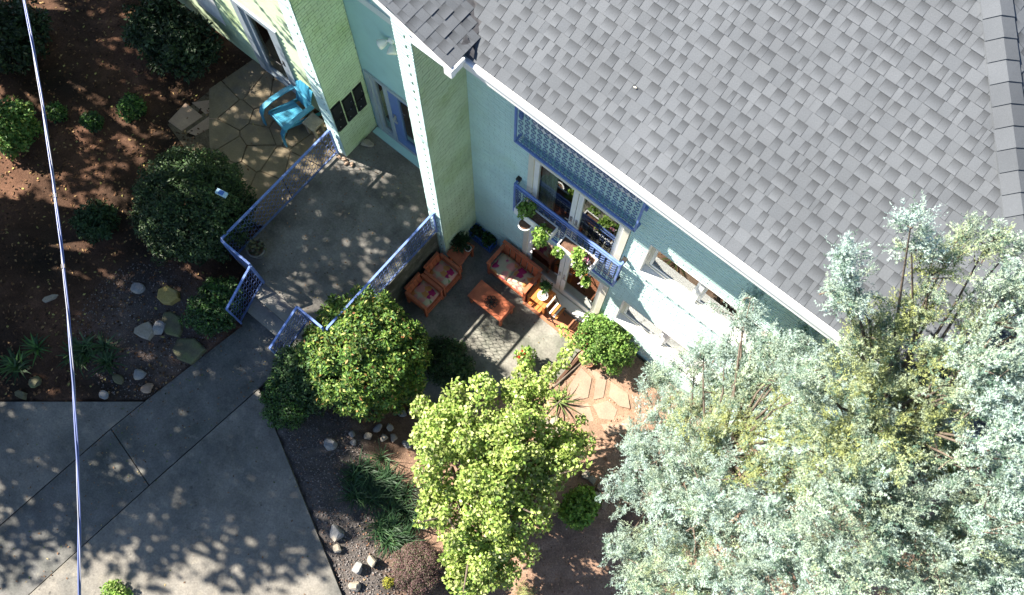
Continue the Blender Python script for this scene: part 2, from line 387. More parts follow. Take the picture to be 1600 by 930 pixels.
# ================================================================== SETTING
# ---- driveway outlines (world, m)
WA = (-6.603,-2.444,0.800); WB = (-5.405,-2.693,0.800); A0 = (-6.505,-1.746,0.800); A1 = (-6.171,0.288,0.800); ST0 = (-5.454,0.308,0.800); ST1 = (-5.130,0.100,0.800); B0 = (-5.147,-0.327,0.800)
E1 = (-1.723,-1.916,0.800); Afar = (-7.308,-9.646,0.800); Bfar = (-6.046,-9.537,0.800); Tfar = (-11.928,-6.248,0.800); Efar = (0.740,-3.056,0.800)
xy = lambda *p: [(q[0], q[1]) for q in p]
slabs = [xy(Tfar, A0, WA, Afar), xy(A1, (-6.22,.32,0), (-5.18,.32,0), ST1, B0, WB, WA, A0), xy(WA, WB, Bfar, Afar), xy(B0, E1, Efar, Bfar, WB)]
def inset(poly, d):
    n = len(poly); cx = sum(p[0] for p in poly)/n; cy = sum(p[1] for p in poly)/n; a = 0
    for i in range(n): a += poly[i][0]*poly[(i+1) % n][1]-poly[(i+1) % n][0]*poly[i][1]
    if a < 0: poly = poly[::-1]
    out = []
    for i in range(n):
        p0, p1, p2 = (Vector(poly[(i+k) % n]) for k in (-1, 0, 1))
        e1 = (p1-p0).normalized(); e2 = (p2-p1).normalized(); n1 = Vector((-e1.y, e1.x)); n2 = Vector((-e2.y, e2.x))
        b = n1+n2; b = b/max(.3, b.length_squared)*2 if b.length > .05 else n1
        out.append((p1.x+b.x*d, p1.y+b.y*d))
    return out
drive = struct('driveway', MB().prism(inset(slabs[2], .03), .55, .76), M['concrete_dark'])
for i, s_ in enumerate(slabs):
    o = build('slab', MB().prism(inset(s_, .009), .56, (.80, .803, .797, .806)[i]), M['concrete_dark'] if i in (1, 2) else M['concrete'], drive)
def inside(p, poly):
    r = False; n = len(poly)
    for i in range(n):
        a, b = poly[i], poly[(i+1) % n]
        if (a[1] > p[1]) != (b[1] > p[1]) and p[0] < (b[0]-a[0])*(p[1]-a[1])/(b[1]-a[1])+a[0]: r = not r
    return r
PATIO = [(-4.56,.9), (-3.5,.9), (-2.3,1.9), (-1.30,3.22), (-1.36,3.9), (-1.1,4.6), (-4.56,4.6)]
# ---- ground sheet: dense where the photo looks, sparse to the horizon
gx = np.concatenate([np.linspace(-90, -18, 14), np.arange(-17.5, 7.6, .13), np.linspace(9, 90, 16)])
gy = np.concatenate([np.linspace(-90, -9, 14), np.arange(-8.6, 6.0, .13), np.linspace(7, 90, 14)])
GXX, GYY = np.meshgrid(gx, gy); gn = GXX.size
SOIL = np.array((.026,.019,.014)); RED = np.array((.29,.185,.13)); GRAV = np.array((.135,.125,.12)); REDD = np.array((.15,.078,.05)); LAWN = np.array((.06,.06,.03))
gv = np.zeros((gn, 3)); gc = np.zeros((gn, 3)); rg = np.random.default_rng(3)
for i, (x, y) in enumerate(zip(GXX.ravel(), GYY.ravel())):
    z = ground_z(x, y)
    if any(inside((x, y), s_) for s_ in slabs): z = .66
    elif inside((x, y), PATIO): z = -.10
    elif y > 4.62 and -12 < x < 2.7: z = -.4
    else: z += .018*math.sin(x*5.1+y*2.3)+.012*math.sin(x*11-y*9)
    d = (x+5.10)*.4409+(y+.26)*.8976
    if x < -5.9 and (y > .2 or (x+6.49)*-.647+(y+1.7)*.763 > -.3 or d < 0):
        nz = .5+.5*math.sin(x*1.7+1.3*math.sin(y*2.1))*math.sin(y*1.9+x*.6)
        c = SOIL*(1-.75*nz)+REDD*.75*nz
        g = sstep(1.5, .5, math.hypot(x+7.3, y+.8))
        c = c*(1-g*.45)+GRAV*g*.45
    elif x < 6:
        g = sstep(1.7, .9, d)*sstep(-1.5, -2.2, x) if x < -1.2 else 0
        g = max(g, sstep(1.1, .6, d))
        c = RED*(1-g)+(GRAV*.6+SOIL*.9)*g
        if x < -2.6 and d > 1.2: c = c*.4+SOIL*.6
    else: c = LAWN
    if x < -17.4 or y < -8.5: c = LAWN
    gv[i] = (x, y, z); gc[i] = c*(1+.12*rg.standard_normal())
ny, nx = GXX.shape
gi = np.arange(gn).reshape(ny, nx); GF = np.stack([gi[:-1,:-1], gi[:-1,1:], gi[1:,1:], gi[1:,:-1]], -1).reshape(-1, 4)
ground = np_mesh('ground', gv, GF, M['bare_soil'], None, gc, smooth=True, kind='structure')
# ---- terrace, steps, lower patio
terr = struct('terrace', MB().prism([(-6.96,1.08), (-4.58,1.08), (-4.58,3.72), (-4.60,4.60), (-6.78,4.60), (-6.96,3.7)], .2, 1.3), M['terrace'])
build('kerb', MB().box((-4.66,1.08,1.3), (-4.52,3.70,1.335)), M['old_wall'], terr)
build('retaining_wall', MB().box((-4.58,1.02,-.1), (-4.535,3.7,1.298)), M['old_wall'], terr)
st = MB(); st.box((-6.28,.805,.5), (-5.12,1.08,1.135)); stp = struct('steps', st, M['step'])
build('tread', MB().box((-6.28,.53,.5), (-5.12,.80,.968)), M['step'], stp)
build('tread', MB().box((-6.28,.30,.5), (-5.12,.526,.806)), M['concrete_dark'], stp)
struct('patio', MB().prism(PATIO, -.35, 0), M['patio'])
# ---- flagstone patio under the blue chair
sp = struct('stone_patio', MB().prism(xy((-9.397,4.110,1.050), (-7.330,3.957,1.050), (-7.345,2.021,1.050), (-8.189,1.807,1.050), (-9.866,2.178,1.050), (-9.772,3.221,1.050)), .7, 1.055), M['dirt_dark'])
def voronoi_stones(poly, pts, gap):
    """convex cells round given points, clipped to a convex-ish outline"""
    cells = []
    for i, p in enumerate(pts):
        cell = list(poly)
        for j, q in enumerate(pts):
            if i == j: continue
            mx, my = (p[0]+q[0])/2, (p[1]+q[1])/2; nx_, ny_ = q[0]-p[0], q[1]-p[1]; l = math.hypot(nx_, ny_); nx_ /= l; ny_ /= l
            out = []
            for k in range(len(cell)):
                a, b = cell[k], cell[(k+1) % len(cell)]
                da = (a[0]-mx)*nx_+(a[1]-my)*ny_+gap; db = (b[0]-mx)*nx_+(b[1]-my)*ny_+gap
                if da <= 0: out.append(a)
                if da*db < 0: t = da/(da-db); out.append((a[0]+(b[0]-a[0])*t, a[1]+(b[1]-a[1])*t))
            cell = out
            if len(cell) < 3: break
        if len(cell) >= 3: cells.append(cell)
    return cells
r_ = random.Random(5)
fp = xy((-9.378,4.102,1.080), (-7.297,3.965,1.080), (-7.347,2.084,1.080), (-8.262,1.811,1.080), (-9.181,2.645,1.080), (-9.753,3.214,1.080))
fx = [p[0] for p in fp]; fy = [p[1] for p in fp]; pts = []
while len(pts) < 24:
    q = (r_.uniform(min(fx), max(fx)), r_.uniform(min(fy), max(fy)))
    if inside(q, fp) and all(math.hypot(q[0]-a[0], q[1]-a[1]) > .33 for a in pts): pts.append(q)
    elif r_.random() < .002: break
hull = [(-9.6,4.3), (-6.98,4.0), (-7.0,1.9), (-8.0,1.5), (-9.1,2.5), (-9.8,3.2)]
for c in voronoi_stones(hull, pts, .006):
    build('flagstone', MB().prism(inset(c, .004), .98, 1.07+r_.uniform(-.008, .008)), M['flag'], sp)
for pl in () and (((262,190),(292,160),(318,182),(284,206)), ((288,205),(322,183),(345,168),(340,196),(306,212)), ((300,160),(334,152),(347,165),(322,180))):
    build('flagstone', MB().prism([GG2 for GG2 in xy(*pl)], .9, 1.06), M['redflag'], sp) if False else None
redf = [xy((-9.907,2.223,1.060), (-9.940,2.719,1.060), (-9.473,2.726,1.060), (-9.554,2.242,1.060)), xy((-9.490,2.278,1.060), (-9.408,2.745,1.060), (-9.350,3.073,1.060), (-9.158,2.747,1.060), (-9.289,2.344,1.060)), xy((-9.867,2.780,1.060), (-9.584,3.105,1.060), (-9.379,3.102,1.060), (-9.455,2.775,1.060))]
for c in redf: build('flagstone', MB().prism(inset(c, .01), .9, 1.068), M['redflag'], sp, label='reddish flagstone at the edge of the mulch')
# ---- red path flagstones below the patio
pa = struct('path', MB().prism(inset(xy((-1.117,3.171,0.030), (-1.226,3.782,0.030), (-0.541,3.960,0.030), (0.180,3.788,0.030), (0.398,3.215,0.030), (-0.349,2.670,0.030)), 0), -.2, .075), M['dirt'])
r_ = random.Random(9)
for c in (xy((-1.088,3.239,0.100), (-1.141,3.722,0.100), (-0.846,3.688,0.100), (-0.666,3.344,0.100), (-0.837,3.111,0.100)), xy((-1.120,3.771,0.100), (-0.644,3.886,0.100), (-0.451,3.523,0.100), (-0.583,3.352,0.100), (-0.795,3.699,0.100)),
          xy((-0.549,3.289,0.100), (-0.382,3.549,0.100), (-0.125,3.520,0.100), (-0.050,3.309,0.100), (-0.285,3.159,0.100)), xy((-0.564,3.860,0.100), (-0.160,3.872,0.100), (0.054,3.668,0.100), (-0.135,3.571,0.100), (-0.411,3.586,0.100)),
          xy((-0.776,3.070,0.100), (-0.622,3.289,0.100), (-0.317,3.088,0.100), (-0.497,2.849,0.100)), xy((-0.243,3.104,0.100), (0.014,3.302,0.100), (0.102,3.586,0.100), (0.300,3.345,0.100), (0.030,3.016,0.100))):
    build('flagstone', MB().prism(inset(c, .015), -.05, .09+r_.uniform(-.012, .012)), M['redflag'], pa)
o = build('edging_board', MB().bar((-1.297,3.168,0.060), (-1.273,3.875,0.060), .05, .22), M['plank']); tag(o, 'dark timber edging board between the patio and the red stone path', 'edging')

# ================================================================== HOUSE
F = 4.60                                     # facade plane (y)
house = thing('house', 'pale mint brick house with a grey shingle hip roof and white gutters', 'house', (-1, 6, 0))
BR = []                                      # bricks: (distance, centre, u, n, length, wall)
BL, BH, JT, HJ = .198, .057, .0097, .005
def wall_bricks(o, u, n, width, z0, z1, holes, wall, skip=None):
    """running bond of painted bricks standing 9 mm proud of the wall; o = left end on the wall face"""
    o, u, n = Vector(o), Vector(u), Vector(n); rows = int((z1-z0)/(BH+JT)); r = random.Random(int(abs(o.x*100)+abs(o.y*10)+z0))
    for i in range(rows):
        zc = z0+(i+.5)*(BH+JT); x = (-(BL+HJ)/2 if i % 2 else 0.0)+r.uniform(-.03, .0)
        while x < width-.01:
            lb = BL-(.004 if r.random() < .5 else 0); a, b = max(0, x), min(width, x+lb); x += lb+HJ
            segs = [(a, b)]
            for (h0, h1, hz0, hz1) in holes:
                if hz0 < zc < hz1:
                    ns = []
                    for (p, q) in segs:
                        if q <= h0 or p >= h1: ns.append((p, q))
                        else:
                            if p < h0: ns.append((p, h0))
                            if q > h1: ns.append((h1, q))
                    segs = ns
            for p, q in segs:
                if q-p > .010:
                    c = o+u*((p+q)/2)+Vector((0,0,zc))+n*(r.uniform(-.0022, .0022)); BR.append(((c-CAM).length, c, u, n, q-p, wall))
def wall_body(name, x0, x1, z0, z1, y0, y1, holes, mt):
    mb = MB(); xs = sorted({x0, x1, *[h[0] for h in holes], *[h[1] for h in holes]}); zs = sorted({z0, z1, *[h[2] for h in holes], *[h[3] for h in holes]})
    for i in range(len(xs)-1):
        for j in range(len(zs)-1):
            cx, cz = (xs[i]+xs[i+1])/2, (zs[j]+zs[j+1])/2
            if not any(h[0] < cx < h[1] and h[2] < cz < h[3] for h in holes): mb.box((xs[i], y0, zs[j]), (xs[i+1], y1, zs[j+1]))
    return build(name, mb, mt, house)
UD = (-3.26,-1.46,2.62,4.76); LD = (-3.26,-1.46,.02,2.16)               # upper and lower french doors
UW = (-1.13,.85,3.62,4.73); LW = (-1.16,.85,.95,2.05); TW = (-3.25,-1.5,5.58,6.9)
HOLES = [UD, LD, UW, LW, TW]
mw = wall_body('main_wall', -4.40, 2.65, -.3, 7.5, F, F+.24, HOLES, M['joint'])
LEDGE = (-1.36, 2.65, 3.47, 3.535)
wall_bricks((-4.40,F-.006,0), (1,0,0), (0,-1,0), 7.05, 0, 7.40, [(h[0]+4.40, h[1]+4.40, h[2]-.02, h[3]+.03) for h in HOLES]+[(LEDGE[0]+4.4, LEDGE[1]+4.4, LEDGE[2], LEDGE[3])], mw)
# header course that stands proud under the upper windows
for i in range(40):
    x = LEDGE[0]+.05+i*.1
    build('header_brick', MB().box((x-.045, F-.012-(.018 if i % 2 else .010), 3.478), (x+.045, F+.01, 3.532)), M['wall'], mw)
# reveals (painted) of the two right windows
def rev(h, depth, mt): 
    mb = MB(); x0, x1, z0, z1 = h; e = .012
    mb.box((x0-.0, F-.012, z0), (x0+e, F+depth, z1)); mb.box((x1-e, F-.012, z0), (x1, F+depth, z1)); mb.box((x0+e, F-.012, z1-e), (x1-e, F+depth, z1))
    mb.add([(x0+e,F-.05,z0-.015),(x1-e,F-.05,z0-.015),(x1-e,F+depth,z0-.005),(x0+e,F+depth,z0-.005),(x0+e,F-.05,z0+.02),(x1-e,F-.05,z0+.02),(x1-e,F+depth,z0+.06),(x0+e,F+depth,z0+.06)],
           [(0,3,2,1),(4,5,6,7),(0,1,5,4),(1,2,6,5),(2,3,7,6),(3,0,4,7)])
    return mb
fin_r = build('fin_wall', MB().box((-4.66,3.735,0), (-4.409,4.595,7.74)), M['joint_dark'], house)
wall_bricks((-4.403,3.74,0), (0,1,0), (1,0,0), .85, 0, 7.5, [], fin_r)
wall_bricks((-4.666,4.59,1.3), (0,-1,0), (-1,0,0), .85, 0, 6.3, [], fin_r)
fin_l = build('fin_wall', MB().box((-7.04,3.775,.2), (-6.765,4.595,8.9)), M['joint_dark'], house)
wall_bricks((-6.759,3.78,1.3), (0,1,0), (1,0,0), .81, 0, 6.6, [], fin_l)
# ends of the fins: three courses of headers and a stretcher, with an open joint every third course
def fin_end(x0, x1, y, z0, z1, wall):
    r = random.Random(4); i = 0; z = z0
    while z < z1:
        if i % 3 == 1:
            xm = x0+(x1-x0)*.66
            segs = [(x0, xm-.013), (xm+.013, x1)]
        else: segs = [(x0, x1)]
        for p, q in segs:
            c = Vector(((p+q)/2, y+r.uniform(-.002, .002), z+.033)); BR.append(((c-CAM).length, c, Vector((1,0,0)), Vector((0,-1,0)), q-p, wall))
        z += BH+JT; i += 1
fin_end(-4.672, -4.395, 3.728, 1.3, 7.76, fin_r); fin_end(-4.672, -4.395, 3.728, 0, 1.28, fin_r)
fin_end(-7.046, -6.752, 3.768, 1.0, 7.6, fin_l)
# bricks: the 300 that show largest are objects, the rest of each wall is one mesh
def brick_mesh(mb, c, u, n, L, deep=None):
    deep = deep or (.012 if abs(n.x) > .5 else .0045)
    h = BH/2; z = Vector((0,0,1)); e = .0035; a = L/2
    back = c-n*.004
    P = [back-u*a-z*h, back+u*a-z*h, back+u*a+z*h, back-u*a+z*h]; f = c+n*deep
    Q = [f-u*(a-e)-z*(h-e), f+u*(a-e)-z*(h-e), f+u*(a-e)+z*(h-e), f-u*(a-e)+z*(h-e)]
    mb.add(P+Q, [(4,5,6,7), (0,1,5,4), (1,2,6,5), (2,3,7,6), (3,0,4,7)])
def project(p):
    q = m3.transposed() @ (Vector(p)-CAM); return (800+1400*q.x/-q.z, 465-1400*q.y/-q.z)
def in_frame(p): x, y = project(p); return 5 < x < 1595 and 5 < y < 925
def brick_seen(b):
    c = b[1]
    if not in_frame(c) or (CAM-c).dot(b[3]) <= 0: return False
    if b[5] is mw: return c.z < 5.85 and c.x < -.2
    if b[5] is fin_r: return b[3].x > -.5 and c.z < 7.5
    return c.z < 6.4
whole = sorted([b for b in BR if brick_seen(b) and b[4] > .14], key=lambda b: b[0]/b[4])
single = set()
for wl, k in ((fin_r, 150), (mw, 110), (fin_l, 40)): single |= {id(b) for b in [b for b in whole if b[5] is wl][:k]}
bm_cache = {}; rest = {}
for b in BR:
    d, c, u, n, L, wl = b
    if id(b) in single:
        key = (round(L, 3), abs(n.x) > .5)
        if key not in bm_cache:
            mb = MB(); brick_mesh(mb, Vector((0,0,0)), Vector((1,0,0)), Vector((0,-1,0)), L, .012 if key[1] else .0045)
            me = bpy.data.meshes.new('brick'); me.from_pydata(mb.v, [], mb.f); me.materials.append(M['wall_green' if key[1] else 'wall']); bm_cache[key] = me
        o = bpy.data.objects.new('brick', bm_cache[key]); C.objects.link(o); o.parent = wl; o.location = c-ORIGIN[wl.name]
        o.rotation_euler = (0, 0, math.atan2(u.y, u.x))
    else:
        brick_mesh(rest.setdefault((wl.name, abs(n.x) > .5), MB()), c, u, n, L)
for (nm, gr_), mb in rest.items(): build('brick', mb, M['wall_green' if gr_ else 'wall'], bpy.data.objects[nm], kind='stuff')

# entry wall between the fins, with the glazed blue door
ED = (-6.69,-5.35,1.30,3.31)
ew = wall_body('entry_wall', -6.765, -4.66, .4, 8.3, F, F+.2, [ED], M['plaster'])
build('trim_board', MB().box((-6.76,F-.03,5.46), (-4.67,F,5.62)), M['soffit'], ew)
def frame(mb, x0, x1, z0, z1, y0, y1, tl, tr, tb, tt):
    mb.box((x0,y0,z0), (x0+tl,y1,z1)); mb.box((x1-tr,y0,z0), (x1,y1,z1)); mb.box((x0+tl,y0,z0), (x1-tr,y1,z0+tb)); mb.box((x0+tl,y0,z1-tt), (x1-tr,y1,z1)); return mb
ef = build('door_frame', frame(MB(), ED[0]+.003, ED[1]-.003, ED[2]+.003, ED[3]-.003, F-.03, F+.10, .10, .06, .06, .07), M['frame_grey'], house)
build('mullion', MB().box((-6.30,F-.025,1.365), (-6.22,F+.09,3.24)), M['frame_grey'], ef)
sl_ = build('sidelight', frame(MB(), -6.585, -6.303, 1.366, 3.235, F, F+.07, .07, .03, .12, .03), M['frame_grey'], house)
build('pane', MB().box((-6.515,F+.03,1.488), (-6.335,F+.036,3.204)), M['glass'], sl_)
bd = build('entry_door', frame(MB(), -6.217, -5.42, 1.366, 3.235, F-.005, F+.05, .22, .12, .26, .10), M['blue_door'], house)
build('pane', MB().box((-5.995,F+.02,1.628), (-5.542,F+.026,3.134)), M['glass'], bd)
hd = MB(); hd.box((-6.17,F-.02,2.26), (-6.12,F-.006,2.42)); hd.tube([(-6.145,F-.02,2.36), (-6.145,F-.07,2.36), (-6.03,F-.075,2.36)], .012, 8); hd.tube([(-6.145,F-.02,2.31), (-6.145,F-.06,2.28), (-6.06,F-.06,2.27)], .010, 8)
build('handle', hd, M['steel'], bd)
build('threshold', MB().box((-6.72,F-.16,1.301), (-5.30,F-.031,1.335)), M['plaster'], ef)
room = build('interior', MB().box((-6.7,F+.2,1.28), (-4.7,8,1.3)).box((-6.7,8,1.3), (-4.7,8.05,4)), M['floor_in'], house)
# main building: interior floors and backs so the glass looks into rooms
inn = MB(); inn.box((-4.3,F+.24,2.50), (2.5,9,2.61)); inn.box((-4.3,F+.24,-.1), (2.5,9,.012)); inn.box((-4.3,F+.24,5.0), (2.5,9,5.1))
build('interior', inn, M['floor_in'], house)
inb = MB(); inb.box((-4.3,9,-.1), (2.5,9.1,7.4)); inb.box((-4.30,F+.25,-.1), (-4.2,9,7.4))
build('interior', inb, M['dark_in'], house)
# french doors
def french(h, mt, curtain):
    x0, x1, z0, z1 = h; xm = (x0+x1)/2-.0
    fr = build('french_door', frame(MB(), x0+.003, x1-.003, z0+.003, z1-.003, F-.035, F+.12, .095, .095, .05, .05), mt, house)
    for a, b in ((x0+.10, xm-.006), (xm+.006, x1-.10)):
        lf = build('leaf', frame(MB(), a, b, z0+.056, z1-.056, F-.012, F+.045, .085, .085, .22 if z0 < 1 else .24, .07), M['white'], fr)
        build('pane', MB().box((a+.084, F+.012, z0+.25), (b-.084, F+.018, z1-.125)), M['glass'], fr)
    hb = MB()
    for s in (-1, 1):
        hb.box((xm+s*.05-.018, F-.022, z0+.93), (xm+s*.05+.018, F-.013, z0+1.12)); hb.tube([(xm+s*.05, F-.02, z0+1.04), (xm+s*.05, F-.065, z0+1.04), (xm+s*.13, F-.068, z0+1.04)], .010, 8)
    build('handle', hb, M['steel'], fr)
    if curtain:
        cm = MB(); xx = np.linspace(x0+.13, x0+.42, 25); q = []
        for i, x in enumerate(xx): q.append((x, F+.16+.018*math.sin(i*1.6)))
        V = [(x, y, z0+.08) for x, y in q]+[(x, y, z1-.1) for x, y in q]; n = len(q)
        cm.add(V, [(i, i+1, n+i+1, n+i) for i in range(n-1)]); build('curtain', cm, M['curtain'], fr)
    return fr
french(UD, M['cream'], True); lowd = french(LD, M['cream'], False)
build('threshold', MB().box((LD[0]-.03,F-.20,.002), (LD[1]+.03,F-.036,.10)), M['white'], lowd)
# third-storey window behind the ring screen
tw = build('window', frame(MB(), TW[0]+.003, TW[1]-.003, TW[2]+.003, TW[3]-.003, F-.012, F+.1, .08, .08, .10, .07), M['white'], house)
build('mullion', MB().box((-2.42,F-.005,5.683), (-2.33,F+.08,6.82)), M['white'], tw)
for a, b in ((-3.168,-2.423), (-2.327,-1.584)): build('pane', MB().box((a,F+.03,5.683), (b,F+.036,6.82)), M['glass'], tw)
# right-hand windows: deep painted reveals, sloping sill, two lights
for h in (UW, LW):
    x0, x1, z0, z1 = h; dp = .17
    wn = build('window', frame(MB(), x0+.014, x1-.014, z0+.065, z1-.014, F+dp-.06, F+dp, .05, .05, .05, .05), M['cream'], house)
    build('reveal', rev(h, dp+.02, M['wall']), M['white'], wn)
    build('mullion', MB().box((x0+.86,F+dp-.085,z0+.05), (x0+.93,F+dp+.01,z1-.066)), M['white'], wn)
    for a, b in ((x0+.066, x0+.858), (x0+.932, x1-.066)):
        build('sash', frame(MB(), a, b, z0+.118, z1-.068, F+dp-.045, F+dp-.01, .045, .045, .05, .04), M['white'], wn)
        build('pane', MB().box((a+.044,F+dp-.03,z0+.166), (b-.044,F+dp-.024,z1-.107)), M['glass'], wn)
# ---- wing to the left, behind the blue chair: clapboard wall with a glazed grey door
LWY = 4.22; LDr = (-9.38,-8.30,1.08,3.25)
lw = wall_body('side_wall', -13.0, -7.046, .5, 7.0, LWY, LWY+.22, [LDr], M['joint'])
sd = [MB(), MB()]
for i in range(46):
    z = 1.05+i*.125
    for a, b in ((-13.0,-7.05),):
        segs = [(a, b)] if not (LDr[2]-.1 < z < LDr[3]) else [(a, LDr[0]), (LDr[1], b)]
        for p, q in segs:
            o = build('siding_board', MB().add([(p,LWY-.004,z+.125),(q,LWY-.004,z+.125),(q,LWY-.028,z),(p,LWY-.028,z),(p,LWY,z+.125),(q,LWY,z+.125),(q,LWY,z),(p,LWY,z)],
                [(0,1,2,3)[::-1],(4,5,6,7),(0,4,7,3),(1,2,6,5),(3,7,6,2),(0,1,5,4)]), M['wall_green'], lw)
ld = build('glazed_door', frame(MB(), LDr[0]+.003, LDr[1]-.003, LDr[2], LDr[3]-.003, LWY-.05, LWY+.10, .16, .10, .05, .08), M['frame_grey'], house)
build('leaf', frame(MB(), LDr[0]+.17, LDr[1]-.11, LDr[2]+.055, LDr[3]-.09, LWY-.02, LWY+.04, .12, .16, .16, .12), M['frame_grey'], ld)
build('pane', MB().box((LDr[0]+.288,LWY+.005,LDr[2]+.21), (LDr[1]-.268,LWY+.012,LDr[3]-.205)), M['glass'], ld)
lh = MB().box((LDr[1]-.21,LWY-.028,2.0), (LDr[1]-.17,LWY-.02,2.16)); lh.tube([(LDr[1]-.19,LWY-.02,2.1), (LDr[1]-.19,LWY-.08,2.1), (LDr[1]-.31,LWY-.085,2.1)], .012, 8)
build('handle', lh, M['black'], ld)
build('window_trim', MB().box((-10.75,LWY-.04,1.75), (-10.05,LWY-.029,3.2)), M['white'], lw)
build('interior', MB().box((-13,LWY+.22,.6), (-7.05,7,1.0)).box((-13,7,.6), (-7.05,7.1,6)), M['floor_in'], house)
# outer walls nobody sees from here
sw = MB(); sw.box((2.45,F+.25,-.3), (2.65,15,7.5)); sw.box((-13,15,-.3), (2.65,15.2,7.5)); sw.box((-13.2,LWY,-.3), (-13.005,15.2,7.0))
build('back_wall', sw, M['wall'], house)

# ---- roof
PIT = .375; EY = 3.93; EZ = 7.60; EXR = 3.54          # main eave line y, z; right eave x
WPIT = .29; WEX = -3.76; WRY = 3.655                   # wing: eave x, rake y
zmain = lambda y: EZ+PIT*(y-EY)
zwing = lambda x: EZ+.10+WPIT*(WEX-x)
zhip = lambda x: EZ+PIT*(EXR-x)
roof = thing  # (name kept free)
YR = 11.0
rb = MB()
XV = lambda y: WEX-(zmain(y)-(EZ+.10))/WPIT if zmain(y) > EZ+.10 else WEX       # valley
XH = lambda y: EXR-(y-EY)                                                       # hip
T = .03
def sheet(mb, pts, t=T):
    n = len(pts); mb.add([(p[0],p[1],p[2]) for p in pts]+[(p[0],p[1],p[2]-t) for p in pts], [tuple(range(n)), tuple(range(2*n-1, n-1, -1))]+[(i, n+i, n+(i+1) % n, (i+1) % n) for i in range(n)])
y1 = EY+.10/PIT+.0
sheet(rb, [(WEX,EY,EZ), (EXR,EY,EZ), (XH(YR),YR,zmain(YR)), (XV(YR),YR,zmain(YR)), (WEX,y1,zmain(y1))])
sheet(rb, [(EXR,EY,EZ), (EXR,2*YR-EY,EZ), (XH(YR),YR,zmain(YR))])
sheet(rb, [(EXR,2*YR-EY,EZ), (-13,2*YR-EY,EZ), (-13,YR,zmain(YR)), (XH(YR),YR,zmain(YR))])
sheet(rb, [(WEX,WRY,zwing(WEX)), (WEX,y1,zwing(WEX)), (XV(YR),YR,zwing(XV(YR))), (-13,YR,zmain(YR)), (-13,WRY,zwing(-9.4)-WPIT*3.6), (-9.4,WRY,zwing(-9.4))][:3]+[(-9.4,YR,zwing(-9.4)), (-9.4,WRY,zwing(-9.4))])
sheet(rb, [(-9.4,WRY,zwing(-9.4)), (-9.4,YR,zwing(-9.4)), (-13.4,YR,zwing(-9.4)-WPIT*4), (-13.4,WRY,zwing(-9.4)-WPIT*4)])
rf = build('roof', rb, M['flash'], house)
so_ = MB()                                             # soffits
so_.box((WEX+.02,EY+.02,EZ-.20), (EXR-.02,F+.02,EZ-.185)); so_.box((-4.42,WRY+.03,EZ-.12), (WEX-.01,F,EZ-.105))
build('soffit', so_, M['soffit'], rf)
fa = MB(); fa.box((WEX+.03,EY-.07,EZ-.20), (EXR,EY+.012,EZ-.03)); fa.box((WEX+.03,EY-.095,EZ-.07), (EXR,EY-.071,EZ-.012))
build('fascia', fa, M['fascia'], rf)
fa = MB(); fa.box((WEX-.01,WRY+.02,EZ-.09), (WEX+.065,EY-.10,EZ+.075)); fa.box((WEX+.066,WRY+.02,EZ+.03), (WEX+.09,EY-.10,EZ+.09))
build('fascia', fa, M['fascia'], rf)
build('drip_edge', MB().bar((WEX+.05,WRY-.02,zwing(WEX+.05)-.05), (-9.4,WRY-.02,zwing(-9.4)-.05), .02, .055), M['fascia'], rf)
build('gutter_end', MB().box((WEX-.03,WRY-.045,EZ-.07), (WEX+.08,WRY+.018,EZ+.07)), M['fascia'], rf)
# shingles
EXPO = .1335; SH = []                                   # (distance, origin point, u dir, slope dir, width, tone, flag, raise)
def courses(o, u, sdir_, nrm, x_lo, x_hi, ncourse, seed):
    r = random.Random(seed)
    for i in range(ncourse):
        lo, hi = x_lo(i), x_hi(i)
        if hi-lo < .03: continue
        x = lo-r.uniform(0, .1); tooth = r.random() < .5
        while x < hi:
            wd = r.choice((.07, .085, .095, .105, .12, .15)) if r.random() < .9 else .05; a, b = max(lo, x), min(hi, x+wd); x += wd; tooth = not tooth
            if r.random() < .08: tooth = not tooth
            if b-a < .02: continue
            p = o+u*((a+b)/2)+sdir_*(i*EXPO)
            SH.append(((p-CAM).length, p, u, sdir_, nrm, b-a, r.choice((.95, .98, 1.0, 1.03, 1.06)), 1 if tooth else 0))
cs = 1/math.sqrt(1+PIT*PIT); sm = Vector((0, cs, PIT*cs)); nm = Vector((0, -PIT*cs, cs))
yy = lambda i: EY-.03+i*EXPO*cs
courses(Vector((0, EY-.03, EZ-.03*PIT)), Vector((1,0,0)), sm, nm, lambda i: (XV(yy(i)+.05)-.04 if yy(i) > y1-.05 else WEX-.015), lambda i: XH(yy(i)+EXPO*cs+.02), 58, 1)
cw = 1/math.sqrt(1+WPIT*WPIT); sw_ = Vector((-cw, 0, WPIT*cw)); nw = Vector((WPIT*cw, 0, cw))
def wing_hi(i):                                         # stop at the valley
    x = WEX+.05-i*EXPO*cw; z = zwing(x); return max(0, EY+(z-EZ)/PIT-(WRY-.02))-.02
courses(Vector((WEX+.05, WRY-.02, zwing(WEX+.05))), Vector((0,1,0)), sw_, nw, lambda i: 0.0, wing_hi, 28, 2)
ch = cs; sh_ = Vector((-ch, 0, PIT*ch)); nh = Vector((PIT*ch, 0, ch))
courses(Vector((EXR+.03, EY, EZ-.03*PIT)), Vector((0,1,0)), sh_, nh, lambda i: max(0, (i+1.3)*EXPO*ch-.03), lambda i: min(8.5, 2*(YR-EY)-(i+1.3)*EXPO*ch), 50, 3)
TONES = ((.110,.119,.131), (.115,.124,.136), (.105,.114,.126))
